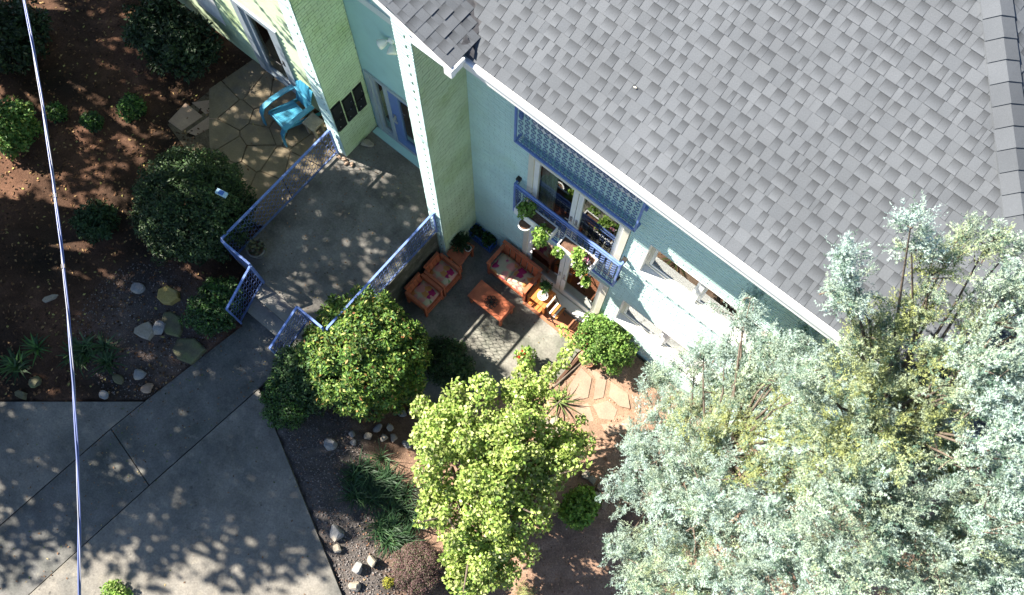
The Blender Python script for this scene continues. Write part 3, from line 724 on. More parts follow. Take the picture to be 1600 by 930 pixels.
def shingle_geo(wd, tooth, c=None, u=None, s=None, n=None):
    """one tab: butt edge standing 9 mm proud (14 mm for the thick laminated teeth), thinning up the slope"""
    c = c or Vector((0,0,0)); u = u or Vector((1,0,0)); s = s or Vector((0,1,0)); n = n or Vector((0,0,1))
    h = (.014 if tooth else .008)*(.5 if abs(s.x) > .5 else 1); a = wd/2-.0012; lt = EXPO+.012
    top = [c-u*a+n*h, c+u*a+n*h, c+u*a+s*lt+n*.003, c-u*a+s*lt+n*.003]; bot = [c-u*a, c+u*a, c+u*a+s*lt, c-u*a+s*lt]
    return top+bot, [(0,1,2,3), (4,5,1,0), (5,6,2,1), (7,4,0,3)]
def shingle_mesh(V, Fc, cols, flags, uvs):
    me = bpy.data.meshes.new('shingle'); me.from_pydata(V, [], Fc); me.update()
    a = me.color_attributes.new('col', 'FLOAT_COLOR', 'POINT'); arr = np.ones((len(V), 4), np.float32); arr[:, :3] = cols; arr[:, 3] = flags; a.data.foreach_set('color', arr.ravel())
    ul = me.uv_layers.new(name='UVMap'); lv = np.zeros(len(me.loops), np.int32); me.loops.foreach_get('vertex_index', lv)
    ul.data.foreach_set('uv', np.asarray(uvs, np.float32)[lv].ravel()); me.materials.append(M['shingle']); return me
UV8 = [(0,0), (1,0), (1,1), (0,1)]*2
def sh_seen(s):
    x, y = project(s[1]+s[3]*.07)
    if not (8 < x < 1592 and 8 < y < 922): return False
    return not (y > 330 and x > 1290)
cand = sorted([i for i, s in enumerate(SH) if sh_seen(s)], key=lambda i: SH[i][0]/SH[i][5]**.5)[:300]
solo = set(cand); cache = {}; V = []; Fc = []; cols = []; fl = []; uvs = []
rs_ = random.Random(8)
for i, (d, p, u, s, n, wd, tone, tooth) in enumerate(SH):
    ti = rs_.choice((0, 0, 1, 1, 2)); base = np.array(TONES[ti])*tone
    if i in solo:
        key = (round(wd/.015), round(tone, 2), tooth, ti); 
        if key not in cache:
            v, f = shingle_geo(round(wd, 3), tooth); cache[key] = (shingle_mesh(v, f, np.tile(base, (8,1)), np.full(8, float(tooth)), UV8), round(wd, 3))
        me, w0 = cache[key]
        o = bpy.data.objects.new('shingle', me); C.objects.link(o); o.parent = rf
        mtx = Matrix((u, s, n)).transposed().to_4x4(); mtx.translation = p-ORIGIN[rf.name]; o.matrix_local = mtx @ Matrix.Diagonal((wd/w0, 1, 1, 1))
    else:
        v, f = shingle_geo(wd, tooth, p, u, s, n); k = len(V)
        V += [tuple(q-ORIGIN[rf.name]) for q in v]; Fc += [tuple(a+k for a in q) for q in f]; cols += [base]*8; fl += [float(tooth)]*8; uvs += UV8
me = shingle_mesh(V, Fc, np.array(cols), np.array(fl), uvs); o = link('shingle', me, None, rf, kind='stuff')
# hip cap shingles
hd_ = Vector((-1, 1, PIT)).normalized(); lngt = 30
for i in range(34):
    p = Vector((EXR, EY, EZ))+hd_*(i*.215); mb = MB()
    sL = Vector((-1,-1,0)).normalized(); aL = Vector((-.5,-.5,0)); 
    dn1 = (sm*-1+Vector((-1,0,0))).normalized(); 
    l1 = Vector((-.707,-.707,-.707*PIT)).normalized(); l2 = Vector((.707,.707,-.707*PIT)).normalized()
    w_ = .165; q = hd_*.225; up = Vector((0,0,.034)); up2 = Vector((0,0,.024))
    A = [p+l1*w_+up, p+up*1.25, p+l2*w_+up, p+l1*w_+q+up2, p+q+up2*1.25, p+l2*w_+q+up2]; B = [a-Vector((0,0,.02)) for a in A]
    vv = [tuple(a-ORIGIN[rf.name]) for a in A+B]
    me = shingle_mesh(vv, [(0,1,4,3), (1,2,5,4), (0,6,7,1), (1,7,8,2), (0,3,9,6), (2,8,11,5)], np.tile(np.array(TONES[i % 3])*(1+.08*math.sin(i*2.2)), (12,1)), np.zeros(12), [(0,0)]*12)
    link('hip_cap', me, None, rf)
# valley flashing patch
build('valley_patch', MB().add([(WEX-.04,EY-.02,EZ+.115),(WEX+.14,EY-.02,EZ+.035),(WEX+.10,EY+.05,EZ+.06),(WEX-.06,EY+.10,EZ+.14)], [(0,1,2,3)]), M['flash'], rf)
# ---- ironwork on the house: ring screen above, juliet balcony below
RR, RP = .037, .1035
def ring_panel_pts(p0, p1, z0, z1, pz=.0965):
    p0, p1 = Vector(p0), Vector(p1); L = (p1-p0).length; n = max(1, int(L/RP)); out = []
    rows = max(1, int((z1-z0)/pz))
    for i in range(n):
        t = (i+.5)/n
        for j in range(rows): out.append(p0.lerp(p1, t)+Vector((0,0, z0+(j+.5)*(z1-z0)/rows-p0.z*0)))
    return out
SX0, SX1, SY = -3.43, -1.38, F-.14
scn = MB(); scn.bar((SX0,SY,5.10), (SX1,SY,5.10), .03, .045); scn.bar((SX0,SY,6.08), (SX1,SY,6.08), .03, .045)
for x in (SX0, SX1): scn.bar((x,SY,5.08), (x,SY,6.1), .03, .03); scn.bar((x,SY,5.10), (x,F-.01,5.10), .03, .03); scn.bar((x,SY,6.05), (x,F-.01,6.05), .03, .03)
screen = build('ring_screen', scn, M['blue_iron'], house, label='blue iron ring balustrade of the top window, under the eave')
rme = MB().ring((0,0,0), (1,0,0), (0,0,1), RR, .006, 10, 4); rm = bpy.data.meshes.new('ring'); rm.from_pydata(rme.v, [], rme.f); rm.materials.append(M['iron_ring'])
for q in ring_panel_pts((SX0+.03,SY,0), (SX1-.03,SY,0), 5.125, 6.05, .128):
    o = bpy.data.objects.new('ring', rm); C.objects.link(o); o.parent = screen; o.location = q-ORIGIN[screen.name]
lk = MB()
for i in range(19):
    for j in range(8):
        x = SX0+.03+(i+.5)*(SX1-SX0-.06)/19
        lk.box((x-.004, SY-.004, 5.11+j*.1321+.0), (x+.004, SY+.004, 5.11+j*.1321+.045))
build('link', lk, M['blue_iron'], screen, kind='stuff')
for x in (SX0, SX1): build('bracket', MB().box((x-.03,F-.05,5.62), (x+.03,F-.005,5.70)), M['blue_iron'], screen)
build('sill', MB().box((SX0+.05,F-.09,5.03), (SX1-.05,F-.013,5.07)), M['plaster'], screen)
BX0, BX1, BY, BZ0, BZ1 = -3.41, -1.385, F-.125, 2.66, 3.68
bl = MB(); bl.tube([(BX0,BY,BZ1), (BX1,BY,BZ1)], .02, 8); bl.bar((BX0,BY,BZ0), (BX1,BY,BZ0), .03, .04); bl.bar((BX0,BY,BZ1-.1), (BX1,BY,BZ1-.1), .02, .02)
for x in (BX0, BX1):
    bl.bar((x,BY,BZ0-.02), (x,BY,BZ1+.02), .032, .032)
    for z in (BZ0, BZ1): bl.bar((x,BY,z), (x,F-.01,z), .03, .03)
bal = build('balcony_railing', bl, M['blue_iron'], house, label='blue iron ring railing of the french window with planters hung on it')
rl = MB()
for q in ring_panel_pts((BX0+.03,BY,0), (BX1-.03,BY,0), BZ0+.03, BZ1-.12): rl.ring(q, (1,0,0), (0,0,1), RR, .007, 8, 3)
for x in (BX0, BX1):
    for j in range(9): rl.ring((x, BY+.06, BZ0+.08+j*.098), (0,1,0), (0,0,1), RR, .007, 8, 3)
build('ring_lattice', rl, M['iron_ring'], bal, kind='stuff')
for x in (BX0, BX1):
    for z in (BZ0+.2, BZ1+.02): build('bracket', MB().box((x-.035,F-.07,z-.035), (x+.035,F-.005,z+.035)), M['dark_iron'], bal)
# ---- wall lamp
wl = thing('wall_lamp', 'white twin-headed flood lamp high on the blue entry wall', 'lamp', (-5.83, F, 4.98))
build('base', MB().lathe([(.055,0), (.055,.03), (.03,.05)], (0,0,0), 14), M['white'], wl, local=True).rotation_euler = (rad(90), 0, 0)
for s in (-1, 1):
    h = build('lamp_head', MB().lathe([(.025,0), (.045,.03), (.075,.10), (.08,.13), (.06,.13)], (0,0,0), 14), M['white'], wl, local=True, smooth=True); h.rotation_euler = (rad(115), 0, rad(38*s)); h.location = (.05*s, -.05, -.01)
build('arm', MB().tube([(-.06,-.06,0), (0,-.03,0), (.06,-.06,0)], .016, 8), M['white'], wl, local=True)
# ---- black wall panels on the left fin
for k, (ya, za, yb, zb, lb) in enumerate(((3.78,2.26,4.00,3.04,'black metal wall panel nearest the corner of the pilaster'), (4.03,2.27,4.26,2.97,'middle black metal panel of three on the green pilaster'), (4.29,2.26,4.50,2.98,'black metal wall panel nearest the entry door'))):
    wp = thing('wall_panel', lb, 'wall art', (-6.74, (ya+yb)/2, za), 0, 'black metal panels on the pilaster')
    build('backing', MB().box((-6.747, ya, za), (-6.735, yb, zb)), M['black'], wp)
    for a, b in ((za+.01, (za+zb)/2-.01), ((za+zb)/2+.01, zb-.01)):
        build('square_tile', MB().box((-6.734, ya+.015, a), (-6.715, yb-.015, b)), M['black'], wp)
    st_ = MB()
    for i in range(3): st_.box((-6.714, ya+.05+i*.05, za+.12+i*.19), (-6.708, ya+.068+i*.05, za+.145+i*.19))
    build('stud', st_, M['steel'], wp)

# ================================================================== RAILINGS
def railing(runs, label, name='terrace_railing'):
    """runs: (p, q, z at p, z at q of the top rail, height)"""
    p0 = runs[0][0]; t = thing(name, label, 'railing', (p0[0], p0[1], runs[0][2]-runs[0][4]))
    for (p, q, zp, zq, h) in runs:
        a, b = Vector((p[0],p[1],zp)), Vector((q[0],q[1],zq)); dn = Vector((0,0,-h+.07))
        build('top_rail', MB().bar(a, b, .036, .028), M['blue_iron'], t); build('bottom_rail', MB().bar(a+dn, b+dn, .03, .03), M['iron_ring'], t)
        for e, zz in ((a, zp), (b, zq)): build('post', MB().box((e.x-.017,e.y-.017,zz-h-.01), (e.x+.017,e.y+.017,zz-.017)), M['blue_iron'], t)
        L = (b-a).length; n = max(1, int(L/.098)); rows = 5; lat = MB(); u = (b-a).normalized(); up = Vector((0,0,1))
        for i in range(n):
            o = a.lerp(b, (i+.5)/n)
            for j in range(rows): lat.ring(o+Vector((0,0,-.045-(j+.5)*(h-.13)/rows)), u, up, .040, .006, 10, 3, 1.75)
        lat_o = build('ring_lattice', lat, M['iron_dark'], t, kind='stuff')
    return t
railing([((-6.92,3.72), (-6.92,1.11), 2.2, 2.2, .9)], 'long blue ring-pattern railing on the terrace edge beside the round hedge')
railing([((-6.90,1.09), (-6.25,1.09), 2.2, 2.2, .9), ((-6.22,1.07), (-6.20,.31), 2.2, 1.72, .88)], 'blue railing with a sloping panel down the left side of the steps')
railing([((-5.15,1.06), (-5.18,.29), 2.2, 1.72, .88), ((-5.13,1.06), (-4.60,1.06), 2.2, 2.2, .9)], 'blue railing on the steps half hidden behind the round bush')
railing([((-4.53,1.10), (-4.53,3.71), 2.2, 2.2, .86)], 'blue ring-pattern railing on the wall above the two red armchairs')

# ================================================================== PATIO FURNITURE
def armchair(x0, x1, y0, y1, label, seed):
    t = thing('armchair', label, 'chair', ((x0+x1)/2, (y0+y1)/2, 0), 0, 'red patio armchairs'); g = M['red_wood']
    for x in (x0+.03, x1-.03):
        for y in (y0+.025, y1-.025): build('leg', MB().box((x-.022,y-.022,.0), (x+.022,y+.022,.585)), g, t)
    build('seat', MB().box((x0+.05,y0+.04,.26), (x1,y1-.04,.30)), g, t)
    build('front_rail', MB().box((x1-.012,y0+.05,.18), (x1+.012,y1-.05,.258)), g, t)
    for y in (y0+.025, y1-.025): build('armrest', MB().box((x0+.03,y-.03,.587), (x1+.015,y+.03,.612)), g, t)
    for y in (y0+.025, y1-.025): build('side_rail', MB().box((x0+.055,y-.014,.30), (x1-.055,y+.014,.36)), g, t)
    for i in range(4):
        yy_ = y0+.06+(i+.5)*(y1-y0-.12)/4
        build('back_slat', MB().bar((x0+.06,yy_,.28), (x0-.005,yy_,.66), .018, (y1-y0-.12)/4-.012, up=(0,1,0)) if False else MB().obox((x0+.03,yy_,.46), (-.035,0,.19), (0,(y1-y0-.12)/8-.005,0), (.009,0,.0017)), g, t)
    build('back_rail', MB().box((x0-.03,y0+.05,.635), (x0+.02,y1-.05,.685)), g, t)
    build('cushion', MB().cushion((0,0,.30), x1-x0-.06, y1-y0-.075, .14), M['floral'], t, local=True, smooth=True)
    return t
armchair(-4.44, -3.94, 3.14, 3.63, 'red wooden armchair with floral cushion next to the side table', 1)
armchair(-4.44, -3.94, 2.62, 3.11, 'red wooden armchair with floral cushion against the round bush', 2)
def low_table(name, label, quad, z, mt, cat='table', th=.035):
    cx = sum(p[0] for p in quad)/4; cy = sum(p[1] for p in quad)/4; t = thing(name, label, cat, (cx, cy, 0))
    build('tabletop', MB().prism(quad, z-th, z), mt, t)
    ap = inset(quad, .05)
    build('apron', MB().prism(ap, z-th-.06, z-th-.002), mt, t)
    for p in inset(quad, .045): build('leg', MB().box((p[0]-.022,p[1]-.022,0), (p[0]+.022,p[1]+.022,z-th-.062)), mt, t)
    return t
low_table('coffee_table', 'red wooden coffee table with a dark iron centrepiece on it', [(-3.55,3.35), (-2.75,3.35), (-2.75,3.75), (-3.55,3.75)], .42, M['red_wood'])
low_table('side_table', 'red wooden side table in the corner carrying a plant and a white-rimmed pot', [(-4.36,3.70), (-4.00,3.67), (-4.05,4.15), (-4.40,4.12)], .5, M['red_wood'])
# loveseat
sf = thing('loveseat', 'orange wooden two-seat sofa with two floral cushions before the glass door', 'sofa', (-3.19, 4.25, 0)); g = M['red_wood']
for x in (-3.62, -2.76):
    for y in (4.05, 4.47): build('leg', MB().box((x-.025,y-.025,.0), (x+.025,y+.025,.575)), g, sf)
    build('armrest', MB().box((x-.035,4.01,.577), (x+.035,4.50,.605)), g, sf)
build('seat', MB().box((-3.60,4.03,.28), (-2.78,4.46,.315)), g, sf); build('front_rail', MB().box((-3.60,4.02,.20), (-2.78,4.045,.278)), g, sf)
for i in range(6): build('back_slat', MB().obox((-3.53+i*.135,4.47,.53), (.055,0,0), (0,.02,.21), (0,.009,-.001)), g, sf)
build('back_rail', MB().box((-3.64,4.465,.745), (-2.74,4.525,.80)), g, sf)
c1 = build('cushion', MB().cushion((-.205,-.02,.315), .41, .42, .15), M['floral'], sf, local=True, smooth=True)
c2 = build('cushion', MB().cushion((.205,-.02,.315), .41, .42, .15), M['floral'], sf, local=True, smooth=True)
# orange slatted table
ot = thing('slatted_table', 'bright orange slatted side table beside the sofa carrying a white bowl', 'table', (-2.48, 4.22, 0))
for i in range(5): build('slat', MB().box((-2.70+i*.083,4.04,.475), (-2.70+i*.083+.076,4.40,.50)), M['orange_wood'], ot)
for x in (-2.67, -2.32):
    for y in (4.07, 4.37): build('leg', MB().box((x-.02,y-.02,0), (x+.02,y+.02,.473)), M['orange_wood'], ot)
for y in (4.07, 4.37): build('apron', MB().box((-2.645,y-.012,.41), (-2.345,y+.012,.472)), M['orange_wood'], ot)
for i in range(4): build('shelf_slat', MB().box((-2.64+i*.075,4.0,.17), (-2.58+i*.075,4.42,.19)), M['orange_wood'], ot)
# folding rack at the table's right
fr_ = thing('folding_chair', 'small folding chair of dark metal with cream slats beside the orange table', 'chair', (-2.12, 4.16, 0))
for y in (4.03, 4.31):
    build('leg', MB().tube([(-2.20,y,0), (-2.02,y,.42), (-2.0,y,.44)], .011, 6), M['dark_iron'], fr_); build('leg', MB().tube([(-1.98,y,0), (-2.16,y,.42), (-2.26,y,.72)], .011, 6), M['dark_iron'], fr_)
for i in range(4): build('seat_slat', MB().box((-2.19+i*.05,4.04,.425), (-2.155+i*.05,4.30,.438)), M['cream'] if i % 2 == 0 else M['orange_wood'], fr_)
for i in range(2): build('back_slat', MB().box((-2.255+i*-.012,4.04,.60+i*.06), (-2.243+i*-.012,4.30,.64+i*.06)), M['cream'], fr_)
o = build('door_mat', MB().box((-2.75,3.98,.001), (-1.30,4.36,.018)), M['mat']); tag(o, 'long terracotta coloured mat on the patio along the glass door', 'mat')
# blue crate planter
cr = thing('crate_planter', 'blue plastic crate holding two potted plants in the wall corner', 'crate', (-4.12, 4.47, 0))
x0, x1, y0, y1 = -4.40, -3.86, 4.36, 4.575
mb = MB(); mb.box((x0,y0,.02), (x1,y1,.035))
for z in (.05, .27): mb.box((x0,y0,z), (x1,y0+.015,z+.04)); mb.box((x0,y1-.015,z), (x1,y1,z+.04)); mb.box((x0,y0+.015,z), (x0+.015,y1-.015,z+.04)); mb.box((x1-.015,y0+.015,z), (x1,y1-.015,z+.04))
build('body', mb, M['crate_blue'], cr)
mb = MB()
for i in range(12):
    x = x0+.01+i*(x1-x0-.02)/11; mb.box((x-.012,y0+.002,.09), (x+.012,y0+.013,.27)); mb.box((x-.012,y1-.013,.09), (x+.012,y1-.002,.27))
build('slat', mb, M['crate_blue'], cr, kind='stuff')
def pot_plant(name, label, c, r, h, pmat, pal, n, L, W, ph, cat='potted plant', seed=1, group=None, soil=True, spread=1.2):
    t = thing(name, label, cat, c, 0, group)
    build('pot', MB().lathe([(r*.68,0), (r*.95,h*.8), (r*1.05,h*.82), (r*1.05,h), (r*.9,h), (r*.88,h*.86)], (0,0,0), 20), pmat, t, local=True, smooth=False)
    if soil: build('soil', MB().lathe([(r*.9,h*.86), (.01,h*.9)], (0,0,0), 16), M['soil_pot'], t, local=True)
    if n: foliage('foliage', dome_clumps((c[0],c[1],c[2]+h+ph*.35), r*spread, r*spread, ph*.6, 9, r*.5, seed, -.2), n, L, W, pal, t, M['leaf'], seed)
    return t
DKG = [((.035,.075,.03), 3), ((.05,.10,.035), 2), ((.07,.12,.05), 1)]
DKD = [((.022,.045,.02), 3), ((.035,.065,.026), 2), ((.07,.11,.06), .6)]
MDG = [((.07,.16,.035), 3), ((.11,.22,.05), 2), ((.16,.26,.07), 1)]
BRG = [((.20,.34,.06), 3), ((.27,.40,.09), 2), ((.14,.26,.05), 1), ((.36,.44,.14), .6)]
pot_plant('potted_plant', 'dark potted plant in the left half of the blue crate', (-4.27,4.47,.036), .085, .2, M['pot_glaze'], DKG, 30, .07, .03, .12, seed=2)
pot_plant('potted_plant', 'leafy potted plant in the right half of the blue crate', (-4.0,4.47,.036), .085, .2, M['pot_glaze'], DKG+MDG[:1], 45, .08, .035, .16, seed=3)
pot_plant('potted_plant', 'spiky dark plant at the back of the red side table', (-4.30,4.0,.5), .09, .10, M['pot_glaze'], DKG, 40, .13, .018, .14, seed=4, spread=1.6)
pot_plant('white_pot', 'small white-rimmed pot on the front of the red side table', (-4.10,4.02,.5), .062, .09, M['white'], DKG, 6, .04, .02, .02, cat='pot', seed=5)
pot_plant('potted_plant', 'small green plant at the back of the orange table', (-2.52,4.34,.5), .055, .08, M['pot_glaze'], MDG+DKG, 34, .06, .024, .12, seed=6, spread=1.7)
bw = thing('bowl', 'round white bowl with a ribbed inside on the orange table', 'bowl', (-2.46,4.20,.5))
build('bowl', MB().lathe([(.04,.002), (.095,.07), (.10,.075), (.09,.072), (.04,.015), (.001,.012)], (0,0,0), 22, cap=False), M['white'], bw, local=True, smooth=True).name = 'body'
ribs = MB()
for i in range(8): t = i*math.pi/4; ribs.tube([(.03*math.cos(t),.03*math.sin(t),.02), (.088*math.cos(t),.088*math.sin(t),.07)], .005, 5)
build('rib', ribs, M['terracotta'], bw, local=True)
ce = thing('centrepiece', 'dark iron candle ring wreath in the middle of the coffee table', 'ornament', (-3.13,3.53,.42)); 
for i in range(7): t = i*2*math.pi/7; build('ring', MB().ring((.085*math.cos(t),.085*math.sin(t),.03), (1,0,0), (0,1,0), .036, .008, 12, 5), M['dark_iron'], ce, local=True, smooth=True)
cst = MB()
for i in range(9): t = i*2*math.pi/9+.3; cst.tube([(0,0,.004), (.07*math.cos(t),.07*math.sin(t),.05), (.13*math.cos(t),.13*math.sin(t),.02)], .005, 5)
build('stem', cst, M['dark_iron'], ce, local=True); build('hub', MB().lathe([(.03,0), (.035,.03), (.02,.06)], (0,0,0), 12), M['dark_iron'], ce, local=True)

# ---- planters on the balcony
def trough(label, x0, x1, y0, y1, z0, z1, plants, seed, flowers):
    t = thing('planter_box', label, 'planter', ((x0+x1)/2, (y0+y1)/2, z0), 0, 'white planter boxes on the balcony rail'); e = .018
    mb = MB(); mb.box((x0,y0,z0), (x1,y1,z0+.02)); mb.box((x0,y0,z0+.02), (x1,y0+e,z1)); mb.box((x0,y1-e,z0+.02), (x1,y1,z1)); mb.box((x0,y0+e,z0+.02), (x0+e,y1-e,z1)); mb.box((x1-e,y0+e,z0+.02), (x1,y1-e,z1))
    build('box', mb, M['white'], t); build('soil', MB().box((x0+e+.001,y0+e+.001,z0+.021), (x1-e-.001,y1-e-.001,z1-.03)), M['soil_pot'], t)
    hk = MB()
    for x in (x0+.1, x1-.1): hk.box((x-.012,y1,z1-.06), (x+.012,BY+.03,z1-.045))
    build('hook', hk, M['white'], t)
    for i, (c, r) in enumerate(plants): foliage('foliage', dome_clumps(c, r, r, r*.9, 10, r*.42, seed+i, -.6), 32, .05, .04, BRG, t, M['leaf'], seed+i, upb=.6)
    rg_ = np.random.default_rng(seed); fp_ = []
    for (c, n, colr) in flowers:
        P_ = np.array(c)+rg_.normal(0, .03, (n, 3)); fp_.append((P_, colr))
    for P_, colr in fp_:
        n = len(P_)*5; cc = np.repeat(P_, 5, 0); a = unit(rg_.standard_normal((n,3))+np.array([0,-.2,.3])); nn = unit(rg_.standard_normal((n,3))+np.array([0,-.3,.9]))
        V_, F_, c_ = leaf_arrays(cc, a, nn, np.full(n,.026), np.full(n,.022), pick([(colr,1)], n, rg_)); np_mesh('flowers', V_, F_, M['petal'], t, c_)
    return t
PINK = (.62,.25,.36); WHT = (.75,.70,.72); REDF = (.60,.05,.04)
trough('white trough planter with bright green plants at the left end of the balcony', -3.24, -2.52, 4.25, 4.44, 3.21, 3.41, [((-3.07,4.34,3.46),.15), ((-2.66,4.22,3.36),.12), ((-2.64,4.16,3.14),.09)], 20, [((-2.72,4.34,3.34),7,WHT), ((-2.80,4.30,3.32),5,PINK), ((-2.70,4.10,2.95),3,WHT)])
trough('white trough planter of bare soil with plants at the right of the balcony', -2.38, -1.74, 4.24, 4.45, 3.10, 3.31, [((-2.0,4.29,3.36),.11), ((-1.86,4.20,3.22),.10), ((-2.30,4.18,3.2),.08), ((-1.70,4.14,3.02),.055)], 40, [((-1.86,4.30,3.42),8,PINK), ((-1.80,4.28,3.40),5,WHT), ((-2.33,4.2,3.28),4,WHT), ((-1.72,4.08,2.92),3,WHT)])
pt = pot_plant('hanging_pot', 'round white hanging pot of soil below the left balcony planter', (-2.99,4.22,3.06), .11, .15, M['white'], MDG, 0, .05, .02, .1, cat='pot', seed=7)

# ---- terrace items
pot_plant('potted_plant', 'large grey pot with a withered plant in the corner of the terrace', (-6.66,1.42,1.3), .16, .26, M['pot_glaze'], [((.10,.11,.06),2), ((.16,.15,.10),1)], 10, .08, .05, .05, seed=8, spread=.8)
o = build('stone_block', MB().rock((-6.78+.03,4.2,1.34),.01,.01,.01,1), M['pale_rock']) if False else None
def slab_stone(mb, sx, sy, sz, seed, rot):
    q = random.Random(seed); n = q.randint(6, 8); P = []
    for i in range(n):
        a = 2*math.pi*(i+q.uniform(-.3, .3))/n; k = q.uniform(.72, 1.1); x, y = sx*k*math.cos(a), sy*k*math.sin(a); P.append((x*math.cos(rot)-y*math.sin(rot), x*math.sin(rot)+y*math.cos(rot)))
    z = [sz*q.uniform(.55, .95) for _ in P]
    V = [(x*1.0, y*1.0, -.12) for x, y in P]+[(x, y, zz-.012) for (x, y), zz in zip(P, z)]+[(x*.88, y*.88, zz+.004) for (x, y), zz in zip(P, z)]+[(0, 0, sz*.85)]
    F = [(i, (i+1) % n, n+(i+1) % n, n+i) for i in range(n)]+[(n+i, n+(i+1) % n, 2*n+(i+1) % n, 2*n+i) for i in range(n)]+[(2*n+i, 2*n+(i+1) % n, 3*n) for i in range(n)]
    return mb.add(V, F)
def rock(label, p, sx, sy, sz, mt, seed, rot=0, group=None, name='rock'):
    o = build(name, slab_stone(MB(), sx, sy, sz, seed, rot) if sz < .075 or mt == 'yellow_rock' else MB().rock((0,0,0), sx, sy, sz, seed, rot), M[mt]); o.location = p; return tag(o, label, 'stone', group)
rock('white rough stone block on the terrace by the entry', (-6.611,4.185,1.360), .13, .09, .09, 'pale_rock', 31, .6)
db = thing('loose_bricks', 'broken brown bricks lying at the foot of the pilaster', 'bricks', (-6.707,3.692,1.300))
for i in range(4):
    o = build('brick', MB().rock((0,0,0), .07, .04, .035, 60+i, i*.7), M['redflag'], db, local=True); o.location = ((i-1.5)*.09, -.02+.03*(i % 2), .03)
# ---- blue adirondack chair
ac = thing('adirondack_chair', 'turquoise plastic garden chair with slatted seat and wide arms on the flagstones', 'chair', (-8.122,3.712,1.070), rad(173)); g = M['teal_plastic']
for i in range(5):
    t = (i-2)*.085; build('seat_slat', MB().obox((0+t,.0,.345+.0), (.040,0,0), (0,.26,.06), (0,-.004,.012)), g, ac, local=True)
for i in range(5):
    t = (i-2)*.09; hgt = .72-.05*abs(i-2)**1.5
    build('back_slat', MB().obox((t*1.05,-.36-hgt*.16,.27+hgt/2), (.047,0,0), (t*.12,-.16*hgt,hgt/2), (0,.012,.004)), g, ac, local=True)
for s in (-1, 1):
    mbb = MB(); pts_ = [(s*.31,-.42,.52), (s*.33,-.2,.56), (s*.345,.1,.57), (s*.34,.34,.55), (s*.335,.42,.40), (s*.34,.45,.0)]
    for a, b in zip(pts_[:-1], pts_[1:]): mbb.bar(a, b, .11 if a[2] > .5 else .09, .025, up=(0,0,1) if a[2] > .5 else (0,1,0))
    build('armrest', mbb, g, ac, local=True)
    build('leg', MB().bar((s*.25,.30,.40), (s*.27,-.55,.02), .03, .09), g, ac, local=True)
build('apron', MB().box((-.26,.27,.24), (.26,.295,.41)), g, ac, local=True)
ac.scale = (.9,.9,.92)
build('back_brace', MB().box((-.27,-.44,.50), (.27,-.41,.56)), g, ac, local=True)
stb = low_table('garden_table', 'small square weathered table with a tiled top next to the turquoise chair', [(-7.77,3.71), (-7.49,3.71), (-7.49,3.99), (-7.77,3.99)], 1.45, M['pale_rock'])
stb_z = None

# ================================================================== CABLE
cb = thing('overhead_cable', 'twisted service cable crossing the left of the view above the yard', 'cable', (-5.056,-0.060,8.900))
pa_ = Vector((-6.624,1.084,9.000)); pb_ = Vector((-2.403,-2.221,8.800)); pm_ = Vector((-5.022,-0.032,8.900))
dv = pb_-pa_
def cab(t): 
    p = pa_.lerp(pb_, t); q = 4*t*(1-t); mid = pm_-pa_.lerp(pb_, .33); return p+mid*q*1.0
side = dv.cross(Vector((0,0,1))).normalized(); upv = side.cross(dv).normalized()
for k, (r, mt) in enumerate(((.0072,'cable'), (.0072,'cable'), (.005,'cable_bare'))):
    ps = []
    for i in range(421):
        t = -1+3*i/420; ph = t*dv.length*3.4+k*2.094; ps.append(cab(t)+(side*math.cos(ph)+upv*math.sin(ph))*.0080)
    build('wire', MB().tube(ps, r, 6), M[mt], cb, smooth=True)
for t_ in (.34, .46): build('clamp', MB().bar(cab(t_)-dv.normalized()*.018, cab(t_)+dv.normalized()*.018, .032, .024), M['dark_iron'], cb)

